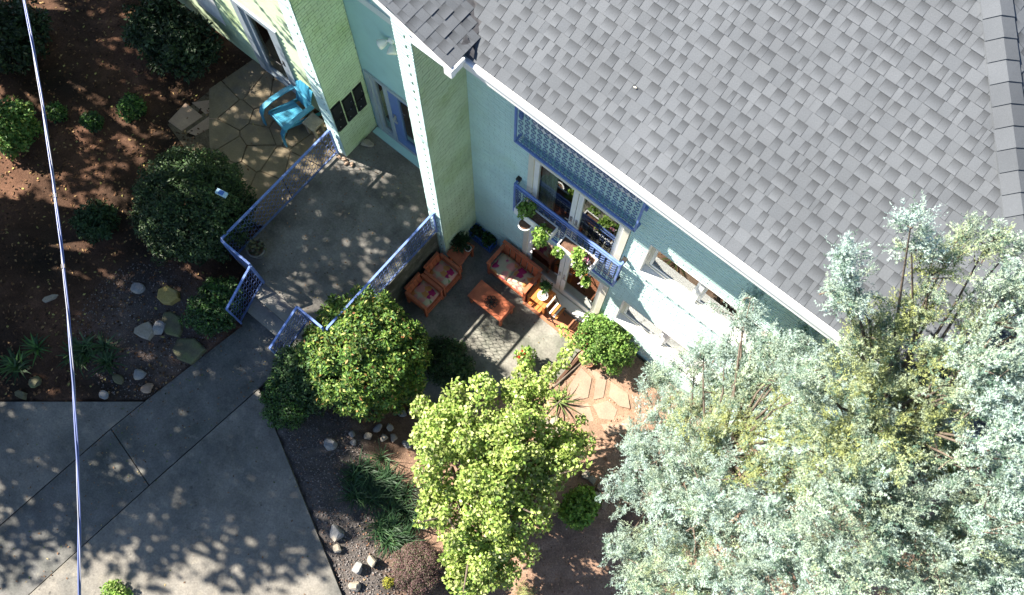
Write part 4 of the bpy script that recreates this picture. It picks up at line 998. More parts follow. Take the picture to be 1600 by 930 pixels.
# ================================================================== ROCKS
for i, (lb, p, sx, sy, sz, mt, rt) in enumerate((
    ('large pale boulder in the gravel bed below the small green shrub', (-3.575,-0.256,0.705), .15, .12, .12, 'rock', .6),
    ('largest flat grey boulder beside the driveway edge near the strappy plants', (-2.468,-1.251,0.795), .19, .13, .10, 'rock', -.3),
    ('squarish tan boulder just below the flat grey one at the driveway edge', (-2.284,-1.431,0.807), .10, .08, .09, 'pale_rock', .2),
    ('upright grey boulder above the lowest tan rock by the driveway', (-1.822,-1.455,0.795), .14, .12, .12, 'rock', .9),
    ('cream boulder nearest the purple-brown shrub', (-1.719,-1.225,0.723), .12, .11, .12, 'pale_rock', .5),
    ('lowest round tan rock by the driveway corner', (-1.665,-1.688,0.802), .12, .10, .10, 'pale_rock', 0),
    ('pale tan flat stone in the left gravel bed', (-7.318,-0.861,1.011), .19, .16, .07, 'pale_rock', .3),
    ('broad green mossy slab beside the walkway', (-6.535,-0.628,0.871), .30, .26, .06, 'moss_rock', .7),
    ('blue-grey pointed stone above the driveway corner', (-6.876,-1.461,0.929), .14, .11, .10, 'rock', 1.0),
    ('square pale stone on the edge of the left driveway', (-7.069,-2.106,0.891), .11, .09, .09, 'rock', .1),
    ('bright yellow stone below the round hedge', (-7.430,-0.173,1.066), .23, .19, .10, 'yellow_rock', .4),
    ('grey stone to the left of the yellow stone', (-7.947,-0.410,1.080), .15, .11, .09, 'rock', .6),
    ('dark flat slab between the yellow stone and the stair railing', (-7.058,-0.492,0.961), .28, .20, .06, 'moss_rock', -.4),
    ('long thin pale stone lying beside the cable line', (-8.987,-1.517,1.070), .16, .06, .06, 'pale_rock', 1.1),
    ('mossy boulder near the driveway beside the left fern', (-8.131,-2.694,0.931), .14, .12, .12, 'moss_rock', .2),
    ('small mossy stone at the far left driveway edge', (-8.173,-3.006,0.882), .11, .07, .07, 'moss_rock', .5),
    ('dull brown stone by the dark low plants', (-7.091,-1.765,0.906), .12, .09, .08, 'moss_rock', .1),
    ('rusty brown stone beside the walkway joint', (-6.598,-1.539,0.884), .13, .10, .08, 'redflag', .8),
    ('grey boulder tucked beside the mossy slab', (-7.181,-0.672,1.010), .13, .15, .10, 'rock', .2))):
    rock(lb, p, sx, sy, sz, mt, 100+i, rt)
for i, p in enumerate(((-3.432,0.111,0.517), (-3.216,0.266,0.415), (-3.210,0.477,0.334), (-3.067,0.641,0.252), (-3.069,0.956,0.165), (-2.989,1.137,0.126), (-3.309,0.026,0.517), (-2.893,0.549,0.254), (-2.645,0.603,0.201), (-3.008,0.431,0.294))):
    rock(('leftmost pale border stone below the round bush, in the upper row','pale border stone second from the left below the round bush','grey border stone in the middle of the row below the round bush','tan border stone right of the middle below the round bush','border stone second from the right, tucked under the round bush','rightmost border stone, up against the shade of the round bush','low tan border stone under the leftmost one of the row','grey border stone of the lower row near the strappy plants','tan border stone nearest the leafy tree, lowest right of the row','small border stone between the upper and lower row')[i], p, .085+.02*(i % 3), .075+.012*(i % 2), .075, 'pale_rock' if i % 2 else 'rock', 140+i, i*.8, 'border stones below the round bush', 'border_stone')
for i, p in enumerate(((-1.138,2.375,0.110), (-1.005,2.485,0.110), (-0.893,2.623,0.110), (-0.968,2.276,0.110), (-0.841,2.411,0.110), (-0.903,2.122,0.110), (-0.767,2.264,0.110), (-0.732,2.532,0.110))):
    rock(('upper left cobble of the heap beside the spiky plant','upper middle cobble of the heap beside the spiky plant','cobble of the heap closest to the spiky plant','reddish middle left cobble of the heap by the spiky plant','middle cobble of the heap, surrounded by the others','lowest left cobble of the heap by the leafy tree','lowest middle cobble of the heap by the leafy tree','rightmost cobble of the heap below the red path')[i], p, .085+.012*(i % 3), .08, .07, 'pale_rock' if i % 3 else 'redflag', 160+i, i*.9, 'cobbles beside the spiky plant', 'cobble')
for i, p in enumerate(((0.283,2.227,0.100), (0.479,2.216,0.100), (0.513,2.043,0.100), (0.721,2.015,0.100), (0.134,2.234,0.100))):
    rock(('second highest pale stone in the strip beside the cedar','middle pink stone in the strip between lime shrub and cedar','pale stone just above the lowest one beside the cedar','lowest pink stone of the strip under the cedar branches','topmost pale stone of the strip beside the cedar')[i], p, .10, .08, .06, 'redflag' if i % 2 else 'pale_rock', 180+i, i*.7, 'pink stones along the cedar', 'garden_stone')

# ================================================================== PLANTS
def shrub(name, label, c, rx, ry, rz, n_cl, r_cl, n_per, L, W, pal, seed, cat='shrub', mt='leaf', low=-.6, group=None, base=None, upb=.35, core=True, jit=.12, stray=0):
    b = base if base is not None else (c[0], c[1], ground_z(c[0], c[1]))
    t = thing(name, label, cat, b, 0, group)
    cl = dome_clumps(c, rx, ry, rz, n_cl, r_cl, seed, low, jit)
    if core: cl += dome_clumps(c, rx*.6, ry*.6, rz*.6, max(3, n_cl//4), r_cl, seed+1, -.7)
    rs = random.Random(seed)
    for i in range(stray):
        a = rs.random()*6.283; zz = rs.uniform(-.6, .85); q = (.80+.30*rs.random())*math.sqrt(1-zz*zz); cl.append((c[0]+rx*q*math.cos(a), c[1]+ry*q*math.sin(a), c[2]+rz*zz, r_cl*rs.uniform(.35, .75)))
    foliage('foliage', cl, n_per, L, W, pal, t, M[mt], seed, ctr=c, upb=upb)
    stems('stem', b, [q[:3] for q in cl[::max(1, len(cl)//9)]], .014+.01*rx, M['bark'], t, seed)
    return t
HEDGE = [((.030,.060,.020), 4), ((.045,.085,.028), 3), ((.07,.11,.04), 1), ((.02,.04,.018), 2)]
shrub('round_hedge', 'large clipped dark green round shrub left of the terrace', (-7.889,1.259,1.850), 1.0, .98, .85, 150, .17, 190, .055, .028, HEDGE, 201, cat='shrub', mt='leaf_gloss', stray=30, jit=.14)
BUSH = [((.10,.19,.035), 4), ((.17,.26,.045), 3), ((.05,.12,.03), 3), ((.30,.19,.06), .22), ((.36,.36,.11), .7), ((.24,.10,.04), .12)]
shrub('round_bush', 'big round bush of glossy green and orange leaves beside the armchairs', (-3.950,1.225,1.450), 1.06, .98, 1.04, 150, .18, 230, .070, .033, BUSH, 202, mt='leaf_gloss', stray=70, jit=.25, base=(-4.0,1.1,.3))
shrub('dark_shrub', 'dark green shrub in shade between the steps and the round bush', (-4.531,0.411,1.100), .58, .56, .60, 70, .16, 110, .065, .03, DKG+[((.09,.17,.05), 2)], 219, stray=20, base=(-4.75,.35,.55))
shrub('small_shrub', 'fine-leaved green shrub at the corner of the walkway', (-4.543,-0.190,1.048), .46, .44, .38, 46, .11, 110, .045, .024, DKG+MDG[:2], 203, stray=8)
shrub('stair_shrub', 'dark green shrub against the left side of the steps', (-6.594,0.252,1.216), .42, .55, .42, 40, .13, 90, .06, .03, DKG+MDG[:1], 204, stray=14)
shrub('purple_shrub', 'dense purple-brown heather-like shrub beside the strappy plants', (-1.075,-0.838,0.605), .43, .40, .32, 90, .10, 330, .026, .012, [((.16,.09,.09), 3), ((.11,.10,.06), 2), ((.22,.14,.13), 2), ((.10,.13,.06), 1)], 205)
shrub('wall_shrub', 'loose bright green shrub growing at the house wall beside the patio', (-1.068,4.215,0.560), .56, .42, .46, 46, .13, 75, .055, .032, [((.10,.20,.04), 3), ((.17,.29,.06), 3), ((.26,.36,.10), 1)], 206, jit=.6, stray=70)
shrub('bright_shrub', 'bright lime green shrub between the leafy tree and the cedar', (0.389,1.685,0.410), .28, .36, .34, 34, .12, 60, .07, .045, [((.16,.30,.04), 3), ((.24,.40,.07), 2), ((.09,.18,.03), 2)], 207, stray=10)
shrub('edge_shrub', 'yellow-green leafy shrub cut off by the left edge of the view', (-11.715,0.247,1.480), .45, .50, .45, 44, .13, 80, .07, .04, MDG+[((.18,.24,.05), 2)], 208, stray=14)
shrub('small_shrub', 'little green shrub just right of the cable in the mulch', (-11.536,1.015,1.180), .17, .15, .16, 14, .07, 50, .06, .028, MDG+DKG[:1], 209, stray=6)
shrub('small_shrub', 'little green shrub left of the reddish flagstones', (-10.535,1.971,1.210), .24, .22, .20, 18, .08, 55, .06, .03, MDG+DKG[:1], 210, stray=8)
shrub('small_shrub', 'low dark shrub in the middle of the mulch bed', (-10.891,1.321,1.170), .18, .17, .16, 14, .07, 50, .06, .028, DKG+MDG[:1], 211, stray=6)
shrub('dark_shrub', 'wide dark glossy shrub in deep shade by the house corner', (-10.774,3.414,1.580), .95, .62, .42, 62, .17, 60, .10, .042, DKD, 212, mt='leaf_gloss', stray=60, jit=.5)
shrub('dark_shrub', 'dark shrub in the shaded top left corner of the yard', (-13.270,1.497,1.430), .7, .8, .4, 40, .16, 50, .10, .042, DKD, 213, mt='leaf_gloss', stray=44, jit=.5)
shrub('low_shrub', 'low dark plant under the cable left of the yellow stone', (-9.381,0.009,1.180), .35, .40, .22, 26, .10, 55, .07, .03, DKG, 214, stray=14)
shrub('corner_tuft', 'yellow-green leafy tuft at the bottom edge of the driveway', (-4.524,-4.199,0.910), .24, .14, .18, 14, .08, 60, .05, .03, BRG, 215, base=None)
shrub('ground_shrub', 'dark green ground shrub below the leafy tree', (-0.288,-0.414,0.316), .34, .34, .26, 30, .11, 60, .06, .03, MDG+DKG, 216, stray=14)
shrub('shade_shrub', 'dark shrub in shade between the round bush and the patio', (-3.003,2.161,0.360), .50, .40, .38, 40, .13, 60, .07, .03, DKG, 217, stray=14)
shrub('yellow_tuft', 'small yellow flowering tuft left of the purple shrub', (-1.290,-1.304,0.660), .09, .09, .08, 7, .04, 40, .035, .012, [((.42,.40,.05), 2), ((.25,.28,.05), 2)], 218)

def blades(name, parent, c, n, length, width, spread, pal, mt, seed, rise=.7, seg=4):
    rng = np.random.default_rng(seed); V = []; F_ = []; Cc = []; cols = pick(pal, n, rng); hubs = rng.normal(0, .9, (max(1, n//32), 2)).clip(-1.5, 1.5)
    for i in range(n):
        az = rng.random()*6.283; L = length*(.65+.5*rng.random()); h_ = hubs[rng.integers(len(hubs))]; bx = c[0]+h_[0]*spread[0]+rng.normal(0, .035); by = c[1]+h_[1]*spread[1]+rng.normal(0, .035); bz = ground_z(bx, by) if len(c) < 4 else c[2]
        lean = .35+.5*rng.random(); k = len(V); ca, sa = math.cos(az), math.sin(az)
        for s in range(seg+1):
            t = s/seg; h = L*rise*(t-.62*t*t*lean*1.25); dd = L*lean*t**1.3; wv = width*(1-t)**.6*(.55+.9*t if t < .5 else 1)
            px, py, pz = bx+ca*dd, by+sa*dd, bz+h
            V += [(px-sa*wv/2, py+ca*wv/2, pz), (px+sa*wv/2, py-ca*wv/2, pz)]; Cc += [cols[i]]*2
            if s: F_.append((k+2*s-2, k+2*s-1, k+2*s+1, k+2*s))
    return np_mesh(name, np.array(V), np.array(F_), M[mt], parent, np.array(Cc))
STRAP = [((.03,.07,.03), 3), ((.045,.11,.04), 2), ((.09,.17,.06), .7)]
for lb, c, n, sp_ in (('wide clump of dark strappy leaves left of the leafy tree', (-2.520,-0.159,0.398), 900, (.30,.33)), ('lower clump of dark strappy leaves above the purple shrub', (-1.879,-0.510,0.412), 600, (.24,.22))):
    t = thing('strappy_plant', lb, 'plant', c, 0, 'strappy-leaved plants in the bed'); blades('foliage', t, c, n, .46, .022, sp_, STRAP, 'leaf', n)
for lb, c, n, L, pal in (('fern-like dark plant at the left end of the driveway edge', (-8.597,-2.466,0.936), 120, .45, DKG+MDG[:1]), ('dark leafy clump right of the cable by the gravel bed', (-7.686,-1.658,1.010), 190, .48, DKG), ('bright leaf rosette in the dark clump', (-7.773,-1.965,0.906), 22, .22, MDG)):
    t = thing('leafy_clump', lb, 'plant', c); blades('foliage', t, c, n, L, .045, (.20,.18) if n > 50 else (.04,.04), pal, 'leaf_gloss', n+3)
t = thing('grass_tuft', 'pale straw-coloured grass tuft at the bottom edge under the leafy tree', 'grass', (0.577,0.026,0.060)); blades('foliage', t, (0.577,0.026,0.060), 110, .30, .010, (.07,.06), [((.36,.36,.16), 2), ((.24,.30,.10), 2)], 'leaf', 77)
# spiky plant: every long leaf a part
sk = thing('spiky_plant', 'spiky aloe-like plant with long arching leaves beside the red stone path', 'plant', (-1.054,2.940,0.060)); rk = random.Random(6)
for i in range(20):
    az = i*2.4+rk.uniform(-.2, .2); L = rk.uniform(.30, .55); mb = MB(); V_ = []; F_ = []; c0 = ORIGIN[sk.name]
    for s in range(6):
        t = s/5; wv = .042*(1-t)**.8+.003; hh = L*(.75*t-.45*t*t); dd = L*(.25*t+.65*t*t); ca, sa = math.cos(az), math.sin(az)
        p = Vector((ca*dd, sa*dd, hh+.02)); sd_ = Vector((-sa, ca, 0))*wv/2; V_ += [p-sd_, p-Vector((0,0,.012*(1-t)+.003)), p+sd_]
        if s: k = 3*s; F_ += [(k-3,k-2,k+1,k), (k-2,k-1,k+2,k+1), (k-3,k,k+2,k-1)]
    mb.add(V_, F_); me = bpy.data.meshes.new('leaf'); me.from_pydata([tuple(v) for v in mb.v], [], mb.f)
    a = me.color_attributes.new('col', 'FLOAT_COLOR', 'POINT'); arr = np.tile(np.array((.13+.05*rk.random(), .20+.05*rk.random(), .07, 1), np.float32), (len(mb.v), 1)); a.data.foreach_set('color', arr.ravel())
    link('leaf', me, M['leaf'], sk, smooth=True)
# red flowering plant + terracotta pot by the path
rp = pot_plant('flowering_plant', 'green plant with small red flowers at the edge of the patio', (-1.995,3.136,0.000), .13, .16, M['terracotta'], BRG, 50, .06, .045, .30, cat='plant', seed=12, spread=1.5)
rg2 = np.random.default_rng(5); c0 = np.array((-2.068,3.117,0.380)); n = 60
V_, F_, c_ = leaf_arrays(np.repeat(c0+rg2.normal(0, .05, (12,3)), 5, 0), unit(rg2.standard_normal((n,3))), unit(rg2.standard_normal((n,3))+np.array([0,0,1])), np.full(n,.03), np.full(n,.026), pick([((.5,.03,.03),1)], n, rg2))
np_mesh('flowers', V_, F_, M['petal'], rp, c_)
pot_plant('terracotta_pot', 'terracotta pot of dry soil below the wall shrub', (-1.077,3.862,0.020), .10, .14, M['terracotta'], DKG, 4, .04, .02, .03, cat='pot', seed=13)
# small light-blue gadget on the hedge
gd = thing('plastic_box', 'small pale blue plastic box with a dark blue window lying on the round hedge', 'box', (-7.260,1.642,2.620), rad(12))
build('case', MB().box((-.095,-.045,0), (.095,.045,.05)), M['teal_plastic'] if False else mat('pale_blue_plastic', (.42,.62,.75), .4, .4, None), gd, local=True)
build('window', MB().box((-.045,-.035,.0505), (.045,.035,.056)), M['crate_blue'], gd, local=True)

# ---- the leafy yellow-green tree in the middle
LT = [((.28,.38,.08), 4), ((.39,.47,.14), 3), ((.18,.29,.06), 2.4), ((.50,.53,.26), 1.2)]
tr = thing('leafy_tree', 'small tree with bright yellow-green leaves in the garden before the patio', 'tree', (-1.35, .75, .12))
cl = []
rt_ = random.Random(12)
for (c, r, n, rc) in (((-1.424,1.171,2.300), .95, 60, .20), ((-0.622,0.595,2.200), .85, 46, .19), ((-0.184,-0.008,1.900), .60, 30, .17), ((-2.134,1.291,2.000), .55, 22, .17), ((-1.426,2.189,2.100), .55, 24, .16), ((-1.480,2.670,1.900), .32, 12, .13), ((-0.492,1.929,2.000), .50, 20, .17), ((-0.310,2.378,1.800), .28, 11, .13), ((-1.311,0.175,1.900), .45, 18, .16), ((-2.119,0.697,1.700), .25, 9, .13), ((-0.384,1.323,1.900), .42, 18, .15), ((-0.717,-0.074,1.700), .42, 18, .15), ((-1.062,1.582,2.400), .5, 20, .17)):
    for i in range(n):
        d = Vector((rt_.gauss(0,1), rt_.gauss(0,1), rt_.gauss(0,.8)+.25)).normalized()*r*rt_.uniform(.2, 1); cl.append((c[0]+d.x, c[1]+d.y, c[2]+d.z*.75, rc*rt_.uniform(.6, 1.2)))
for i in range(46):
    q_ = cl[rt_.randrange(len(cl))]; d_ = Vector((q_[0]+1.3, q_[1]-.9, .9+rt_.uniform(-.5, .5))).normalized()+Vector((rt_.gauss(0,.35), rt_.gauss(0,.35), .2)); L_ = rt_.uniform(.12, .30)
    for k_ in range(5): cl.append((q_[0]+d_.x*(.12+L_*k_/4), q_[1]+d_.y*(.12+L_*k_/4), q_[2]+d_.z*(.12+L_*k_/4), .055-.006*k_))
for i in range(60):
    q_ = cl[rt_.randrange(len(cl))]; cl.append((q_[0]+rt_.gauss(0,.16), q_[1]+rt_.gauss(0,.16), q_[2]+rt_.uniform(-.05,.2), rt_.uniform(.05,.10)))
foliage('crown', cl, 62, .060, .044, LT, tr, M['leaf'], 300, upb=.5, clump_jit=.14)
stems('trunk', (-1.35,.75,.05), [Vector(q[:3]) for q in cl[::9]], .05, M['grey_bark'], tr, 5, 6, .04)

# ---- the two blue-green cedars
def cedar(name, label, base, blobs, seed, nbr=23, nsp=14):
    t = thing(name, label, 'tree', base); rng = np.random.default_rng(seed); base = np.array(base)
    top = max(b[2] for b in blobs); PO = []; PC = []; PA = []; PL = []; PCol = []; PN = []
    bmb = MB()
    for (bx, by, bz, br, tone) in blobs:
        c = np.array((bx, by, bz)); nb = int(nbr*(br/.5)**1.5)+6
        out0 = c-np.array((base[0], base[1], bz-1.0)); out0 /= max(np.linalg.norm(out0), 1e-6)
        for k in range(nb):
            d = unit((.8*rng.standard_normal((1,3))+.75*out0+np.array([0,0,.55])))[0]; st_ = c+rng.normal(0, .38*br, 3)-d*br*.35; ln = br*(.85+.75*rng.random()); en = st_+d*ln
            # branchlets: small feathers set along the branch, each a row of fine scale-leaf sprays
            nb2 = max(6, int(23*(ln/.5))); t2 = (np.arange(nb2)+rng.random(nb2))/nb2; t2 = .10+.90*t2
            root = st_+np.outer(t2, d*ln)+np.outer(t2*t2, np.array([0,0,.12])*ln)
            o2 = unit(rng.standard_normal((nb2,3))); o2 -= np.outer(o2@d, d)*.8; dir2 = unit(d*.85+o2*.8+np.array([0,0,.25])); len2 = (.14+.12*rng.random(nb2))*(1.2-.75*t2)
            ns = nsp; ts = np.tile(np.linspace(.05, 1, ns), nb2); ii = np.repeat(np.arange(nb2), ns)
            off = unit(rng.standard_normal((nb2*ns,3))); D2 = dir2[ii]; D2 = unit(D2+ts[:, None]**2*.35*unit(rng.standard_normal((nb2,3)))[ii])
            pos = root[ii]+D2*(ts*len2[ii])[:, None]+off*(.017*(1.2-ts)*(.3+.9*rng.random(nb2*ns)))[:, None]
            ax = unit(D2*1.1+off*.75); PO.append(unit(.7*unit(pos-c)+.5*off)); PC.append(pos); PA.append(ax); PL.append((.020+.018*rng.random(nb2*ns)))
            yel = np.clip(.05+tone*(.6+.8*rng.random())+(.42-t2[ii])*.6*tone+.10*rng.standard_normal(nb2)[ii]-.25*(ts-.5), 0, 1)[:, None]
            gl = np.array((.39,.505,.47)); ol = np.array((.34,.38,.145)); gr = np.array((.13,.21,.15)); bright = (.84+.28*rng.random(nb2))[ii][:, None]
            col = (gl*(1-yel)+ol*yel)*bright*(1 if rng.random() > .15 else .85); mixg = (rng.random(nb2) < .16)[ii][:, None]
            PCol.append(np.where(mixg, gr, col))
            if rng.random() < .4: bmb.tube([tuple(st_), tuple(st_+d*ln*.6)], [.009, .004], 4, False)
    Pc = np.concatenate(PC); Pa = np.concatenate(PA); Pl = np.concatenate(PL); Cc = np.concatenate(PCol); n = len(Pc)
    nr = unit(.55*rng.standard_normal((n,3))+1.1*np.concatenate(PO)+np.array([0,0,.35])); b = unit(np.cross(Pa, nr)); Vs = []; Cs = []
    for (f0, ang, ls) in ((0, 0, 1.0), (.1, .85, .7), (.2, -.85, .7)):
        a2 = Pa*math.cos(ang)+b*math.sin(ang); sd2 = np.cross(nr, a2); p0 = Pc+Pa*(Pl*f0)[:, None]; wd = (.0032+.0022*rng.random(n))[:, None]
        Vs.append(np.stack([p0-sd2*wd, p0+sd2*wd, p0+a2*(Pl*ls)[:, None]], 1).reshape(-1, 3)); Cs.append(np.repeat(Cc, 3, 0))
    VV = np.concatenate(Vs); print(label[:12], 'tris', len(VV)//3)
    np_mesh('crown', VV, np.arange(len(VV)).reshape(-1, 3), M['cedar'], t, np.concatenate(Cs))
    # trunk and limbs
    lb = Vector(base); tops = sorted(blobs, key=lambda q: -q[2]); tp = Vector(tops[0][:3]); cx = sum(q[0] for q in blobs)/len(blobs); cy = sum(q[1] for q in blobs)/len(blobs)
    spine = [lb, lb.lerp(Vector((cx, cy, top*.45)), .55), Vector((cx, cy, top*.62)), Vector((cx, cy, top*.72)), Vector((cx, cy, top*.78))]
    build('trunk', MB().tube(spine, [.15, .12, .075, .03, .008], 9), M['grey_bark'], t, smooth=True)
    for i, q in enumerate(blobs):
        zs = max(base[2]+.4, q[2]-.9-.5*random.random()); k = min(1, zs/(top*.85)); s0 = lb.lerp(Vector((cx, cy, top*.7)), min(1, zs/(top*.7)))
        e = Vector(q[:3]); bmb.tube([s0, s0.lerp(e, .35)+Vector((0,0,.10+.1*random.random())), s0.lerp(e, .7)+Vector((.08*random.uniform(-1,1), .08*random.uniform(-1,1), .12)), e], [.024, .018, .012, .006], 5, False)
    build('limb', bmb, M['grey_bark'], t, smooth=True, kind='stuff')
    return t
A = [(0.810,2.182,2.500)+(.42,.15), (1.288,1.554,2.500)+(.46,.3), (0.518,2.602,3.000)+(.42,.15), (0.396,3.236,3.000)+(.38,.2), (0.109,3.588,3.000)+(.28,.3), (0.839,2.648,4.000)+(.46,.25), (1.293,2.037,4.000)+(.5,.15), (1.640,1.213,3.500)+(.5,.4), (0.683,3.380,4.200)+(.36,.6), (0.349,3.621,4.600)+(.26,.3), (1.890,1.480,4.500)+(.5,.5),
     (0.403,4.018,6.000)+(.24,.1), (0.489,3.739,5.500)+(.28,.15), (0.837,3.924,6.000)+(.28,.1), (0.966,3.514,5.500)+(.34,.4), (1.033,2.901,5.300)+(.42,.85), (1.409,2.299,5.500)+(.5,.2), (2.002,1.853,5.500)+(.52,.3), (1.405,3.364,6.000)+(.34,.95), (1.619,2.848,5.900)+(.42,1.0), (2.122,2.385,6.000)+(.5,.2), (2.603,1.992,6.000)+(.5,.25), (1.269,3.657,6.300)+(.24,.5), (0.335,4.133,6.300)+(.12,0), (1.020,4.094,6.400)+(.14,0), (1.820,2.338,5.700)+(.4,.1), (2.323,1.571,5.400)+(.5,.15)]
A += [(0.664,3.547,4.600)+(.28,.3), (0.770,3.691,5.200)+(.26,.3), (1.043,3.578,5.700)+(.28,.5), (1.071,3.692,6.100)+(.24,.3), (1.100,3.823,6.400)+(.20,.2), (1.395,3.496,6.800)+(.26,.4), (0.308,3.745,5.000)+(.20,.1), (1.496,2.403,4.400)+(.42,.5), (1.685,1.635,3.100)+(.4,.4), (1.229,2.330,3.800)+(.4,.3), (2.157,1.496,4.200)+(.4,.4), (0.902,3.480,5.000)+(.3,.6), (1.232,3.249,5.400)+(.3,.8), (0.669,3.153,3.600)+(.34,.6), (0.858,2.463,3.000)+(.36,.3), (1.117,2.570,4.600)+(.4,.4), (1.687,3.237,6.400)+(.3,.8), (1.905,2.905,6.200)+(.36,.6), (2.387,2.323,6.400)+(.42,.2), (0.896,4.245,4.600)+(.3,.6), (2.204,3.010,5.000)+(.45,.9), (1.767,2.029,3.400)+(.45,.8), (1.556,2.962,4.400)+(.4,1.0)]
B = [(0.728,3.756,9.000)+(.18,.1), (0.880,3.667,8.700)+(.24,.2), (1.253,3.579,8.300)+(.26,.8), (1.370,3.317,7.600)+(.32,.4), (0.996,4.186,9.200)+(.17,.15), (1.285,4.264,8.900)+(.22,.8), (1.324,4.603,8.900)+(.20,.5), (1.540,4.783,8.900)+(.18,.55), (1.496,4.141,8.500)+(.24,.95), (1.481,3.814,8.400)+(.27,.9), (1.628,3.415,7.900)+(.34,.8), (1.793,3.056,7.400)+(.40,.95), (2.124,2.630,7.200)+(.48,.4), (2.644,2.279,6.800)+(.5,.35), (0.619,3.729,9.300)+(.07,0), (0.823,4.132,9.600)+(.07,0), (1.745,4.924,8.800)+(.12,.3),
     (1.932,4.573,9.000)+(.26,.25), (1.855,4.362,9.000)+(.18,.3), (2.144,4.273,8.900)+(.32,.2), (2.086,3.864,8.900)+(.30,.25), (2.446,3.906,8.800)+(.34,.1), (2.602,3.512,8.600)+(.40,.1), (2.232,3.420,7.400)+(.40,.8), (2.540,2.974,7.200)+(.48,.35), (3.171,2.714,6.800)+(.5,.25), (3.246,3.333,7.000)+(.5,.4), (3.157,3.317,8.200)+(.42,.1), (3.982,3.303,6.800)+(.56,.1), (3.816,2.959,6.400)+(.52,.3), (2.784,3.431,8.000)+(.24,.4), (1.911,3.766,7.600)+(.30,.9), (2.765,3.577,8.600)+(.32,.15), (1.873,4.153,8.700)+(.2,.7)]
B += [(1.891,3.790,8.600)+(.24,.8), (2.190,3.681,8.500)+(.26,.6), (2.258,3.764,7.800)+(.28,.9), (2.158,3.738,8.800)+(.25,.4), (2.216,3.393,7.000)+(.4,.6), (2.352,3.014,6.900)+(.4,.3), (2.566,3.649,7.200)+(.3,.8), (3.307,3.529,7.200)+(.4,.3), (1.989,3.671,6.400)+(.4,1.0), (1.627,3.863,7.600)+(.3,1.0), (2.956,2.986,6.000)+(.5,.8), (3.056,3.859,6.200)+(.36,1.0), (3.524,3.277,6.000)+(.5,.7)]
cedar('cedar_tree', 'shorter silvery blue-green cedar beside the red stone path and the white wall', (1.15, 2.1, .03), A, 41)
bt = cedar('cedar_tree', 'taller silvery cedar whose branches overhang the grey shingle roof', (2.35, 2.9, .03), B, 42)
build('limb', MB().tube([(2.174,4.225,7.000), (2.464,4.137,6.900), (2.884,4.085,6.700), (3.390,4.064,6.400)], [.022, .03, .037, .042], 8), M['grey_bark'], bt, smooth=True, label='bare grey-brown limb showing through the foliage')

# ================================================================== SHADE TREES beyond the left edge of the view
def shade_tree(label, base, blobs, seed, n_per=37):
    t = thing('shade_tree', label, 'tree', base, 0, 'tall broadleaf trees beyond the yard'); cl = []; rr = random.Random(seed)
    for (x, y, z, r, n) in blobs:
        for i in range(n):
            d = Vector((rr.gauss(0,1), rr.gauss(0,1), rr.gauss(0,1))).normalized()*r*rr.random()**.4; cl.append((x+d.x, y+d.y, z+d.z*.8, rr.uniform(.22, .42)*(.85 if seed == 502 else 1)))
    foliage('crown', cl, n_per if seed != 502 else 34, .17, .12, MDG, t, M['leaf'], seed, shell=.1)
    stems('trunk', base, [Vector(q[:3]) for q in cl[::14]], .2, M['bark'], t, seed, 7, .03)
shade_tree('broadleaf tree left of the driveway casting dappled shade over the terrace', (-13.2,-2.6,.7), [(-12.6,-1.6,7.2,2.3,70), (-11.6,.3,7.5,1.7,52), (-11.3,1.9,7.2,1.3,36), (-13.6,-3.4,7.2,1.9,56), (-11.4,-2.4,7.2,1.8,56), (-11.4,-4.1,7.5,1.7,64), (-12.6,-5.2,7.0,1.7,56), (-11.2,-3.9,8.2,1.2,38), (-10.9,-3.1,8.2,1.1,34)], 501)
shade_tree('broadleaf tree beyond the yard shading the mulch beds', (-16.6,.6,.9), [(-15.8,.4,7.2,2.2,60), (-15.2,2.4,7.2,1.9,56), (-17.6,2.6,7.2,2.0,56), (-18.8,1.0,7.0,1.9,46), (-17.2,-1.2,6.8,2.0,46), (-14.0,1.0,6.4,1.6,36)], 502)
shade_tree('broadleaf tree in the next garden shading the left of the driveway', (-15.6,-5.0,.7), [(-14.6,-4.6,7.0,2.0,70), (-16.2,-5.6,6.8,1.8,52), (-13.7,-6.1,7.0,1.6,60)], 503)

# ================================================================== LITTER AND GRAVEL
rl_ = np.random.default_rng(77)
def scatter(n, x0, x1, y0, y1, ok):
    P = []
    while len(P) < n:
        x, y = rl_.uniform(x0, x1), rl_.uniform(y0, y1)
        if ok(x, y) and not any(inside((x, y), s_) for s_ in slabs): P.append((x, y, ground_z(x, y)+.012+.018*math.sin(x*5.1+y*2.3)+.012*math.sin(x*11-y*9)))
    return np.array(P)
def litter(name, P, L, pal, label):
    n = len(P); a = rl_.random(n)*6.283; ax = np.stack([np.cos(a), np.sin(a), .15*rl_.standard_normal(n)], 1); nn = unit(np.stack([.25*rl_.standard_normal(n), .25*rl_.standard_normal(n), np.ones(n)], 1))
    V_, F_, c_ = leaf_arrays(P, unit(ax), nn, L*(.6+.8*rl_.random(n)), L*.6*(.6+.8*rl_.random(n)), pick(pal, n, rl_, .25)); o = np_mesh(name, V_, F_, M['litter'], None, c_, kind='stuff'); o['label'] = label; o['category'] = 'leaf litter'; return o
yard_ok = lambda x, y: x < -6.3 and not (x > -6.98 and y > 1.0) and ((x+6.49)*-.647+(y+1.7)*.763 > 0 or y > -1.7)
litter('leaf_litter', scatter(8500, -15, -6.3, -4.5, 4.1, yard_ok), .055, [((.16,.085,.045), 3), ((.10,.055,.03), 3), ((.26,.17,.08), 1.5), ((.34,.30,.10), .5), ((.05,.03,.02), 3)], 'brown fallen leaves over the mulch of the left yard')
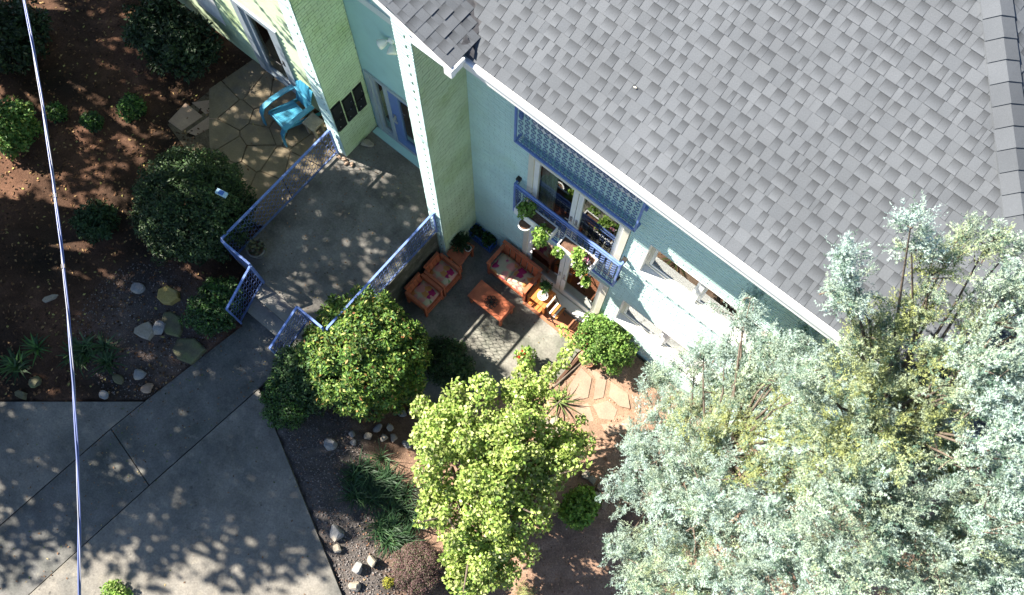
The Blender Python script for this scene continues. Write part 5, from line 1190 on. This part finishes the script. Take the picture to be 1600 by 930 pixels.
litter('leaf_litter', scatter(900, -4.6, 2.5, -2.6, 3.9, lambda x, y: (x+5.10)*.4409+(y+.26)*.8976 > .05 and not inside((x, y), PATIO)), .04, [((.26,.14,.08), 3), ((.18,.09,.05), 2), ((.36,.26,.14), 1)], 'scattered dry leaves in the sunny red soil of the garden')
def scatter_on(n, polys, z):
    P = []
    while len(P) < n:
        pl = polys[rl_.integers(len(polys))]; x = rl_.uniform(max(-13, min(q[0] for q in pl)), max(q[0] for q in pl)); y = rl_.uniform(max(-6, min(q[1] for q in pl)), max(q[1] for q in pl))
        if inside((x, y), pl): P.append((x, y, z+.006))
    return np.array(P)
BRN = [((.20,.11,.06), 3), ((.12,.07,.04), 3), ((.34,.26,.12), 1), ((.10,.14,.04), 1)]
litter('leaf_litter', scatter_on(420, slabs, .807), .035, BRN, 'few small dry leaves blown over the driveway')
litter('leaf_litter', scatter_on(170, [[(-6.9,1.1), (-4.6,1.1), (-4.6,4.5), (-6.75,4.5)]], 1.302), .035, BRN, 'few small dry leaves on the terrace')
litter('leaf_litter', scatter_on(140, [PATIO], .003), .03, BRN, 'few small dry leaves on the lower patio')
def pebbles(P, pal, label):
    n = len(P); s = .008+.014*rl_.random(n)**2; Vb = np.array([(1,0,0),(-.5,.87,0),(-.5,-.87,0),(0,0,.8),(.3,.5,.5)]); V_ = (P[:, None, :]+Vb[None]*s[:, None, None]*np.array([1, 1, .8])+.0).reshape(-1, 3)
    k = np.arange(n)[:, None]*5; F_ = np.concatenate([k+np.array(f) for f in ((0,4,3), (4,1,3), (1,2,3), (2,0,3), (0,1,4))], 0); o = np_mesh('gravel', V_, F_, M['pebble'], None, np.repeat(pick(pal, n, rl_, .25), 5, 0), kind='stuff'); o['label'] = label; o['category'] = 'gravel'
GR = [((.18,.165,.16), 3), ((.12,.11,.11), 2), ((.25,.22,.20), 1), ((.20,.13,.10), 1.5)]
pebbles(scatter(4200, -4.9, -.5, -2.4, 1.2, lambda x, y: 0.02 < (x+5.10)*.4409+(y+.26)*.8976 < 1.15), GR, 'grey and brown gravel in the bed along the driveway')
pebbles(scatter(1800, -8.6, -6.2, -2.6, .4, lambda x, y: yard_ok(x, y) and math.hypot(x+7.3, y+.8) < 1.25), GR, 'grey gravel of the bed left of the walkway')
pebbles(scatter(900, -1.4, 1.6, .2, 3.6, lambda x, y: not inside((x, y), PATIO)), [((.40,.24,.16), 3), ((.30,.16,.10), 2), ((.5,.38,.28), 1)], 'reddish chips in the soil beside the path and cedar')
for i, (p, lb) in enumerate(((Vector((.72,7.6,0)), 'small curled white leaf high on the grey roof'), (Vector((-2.0,4.62,0)), 'white speck of a leaf low on the grey roof'))):
    z = zmain(p.y)+.025; o = build('fallen_leaf', MB().add([(-.02,0,0), (0,-.010,.008), (.02,0,.004), (0,.011,.01), (-.02,0,-.003), (0,-.010,.005), (.02,0,.001), (0,.011,.007)], [(0,1,2,3), (7,6,5,4)]), M['cream']); o.location = (p.x, p.y, z); tag(o, lb, 'leaf')
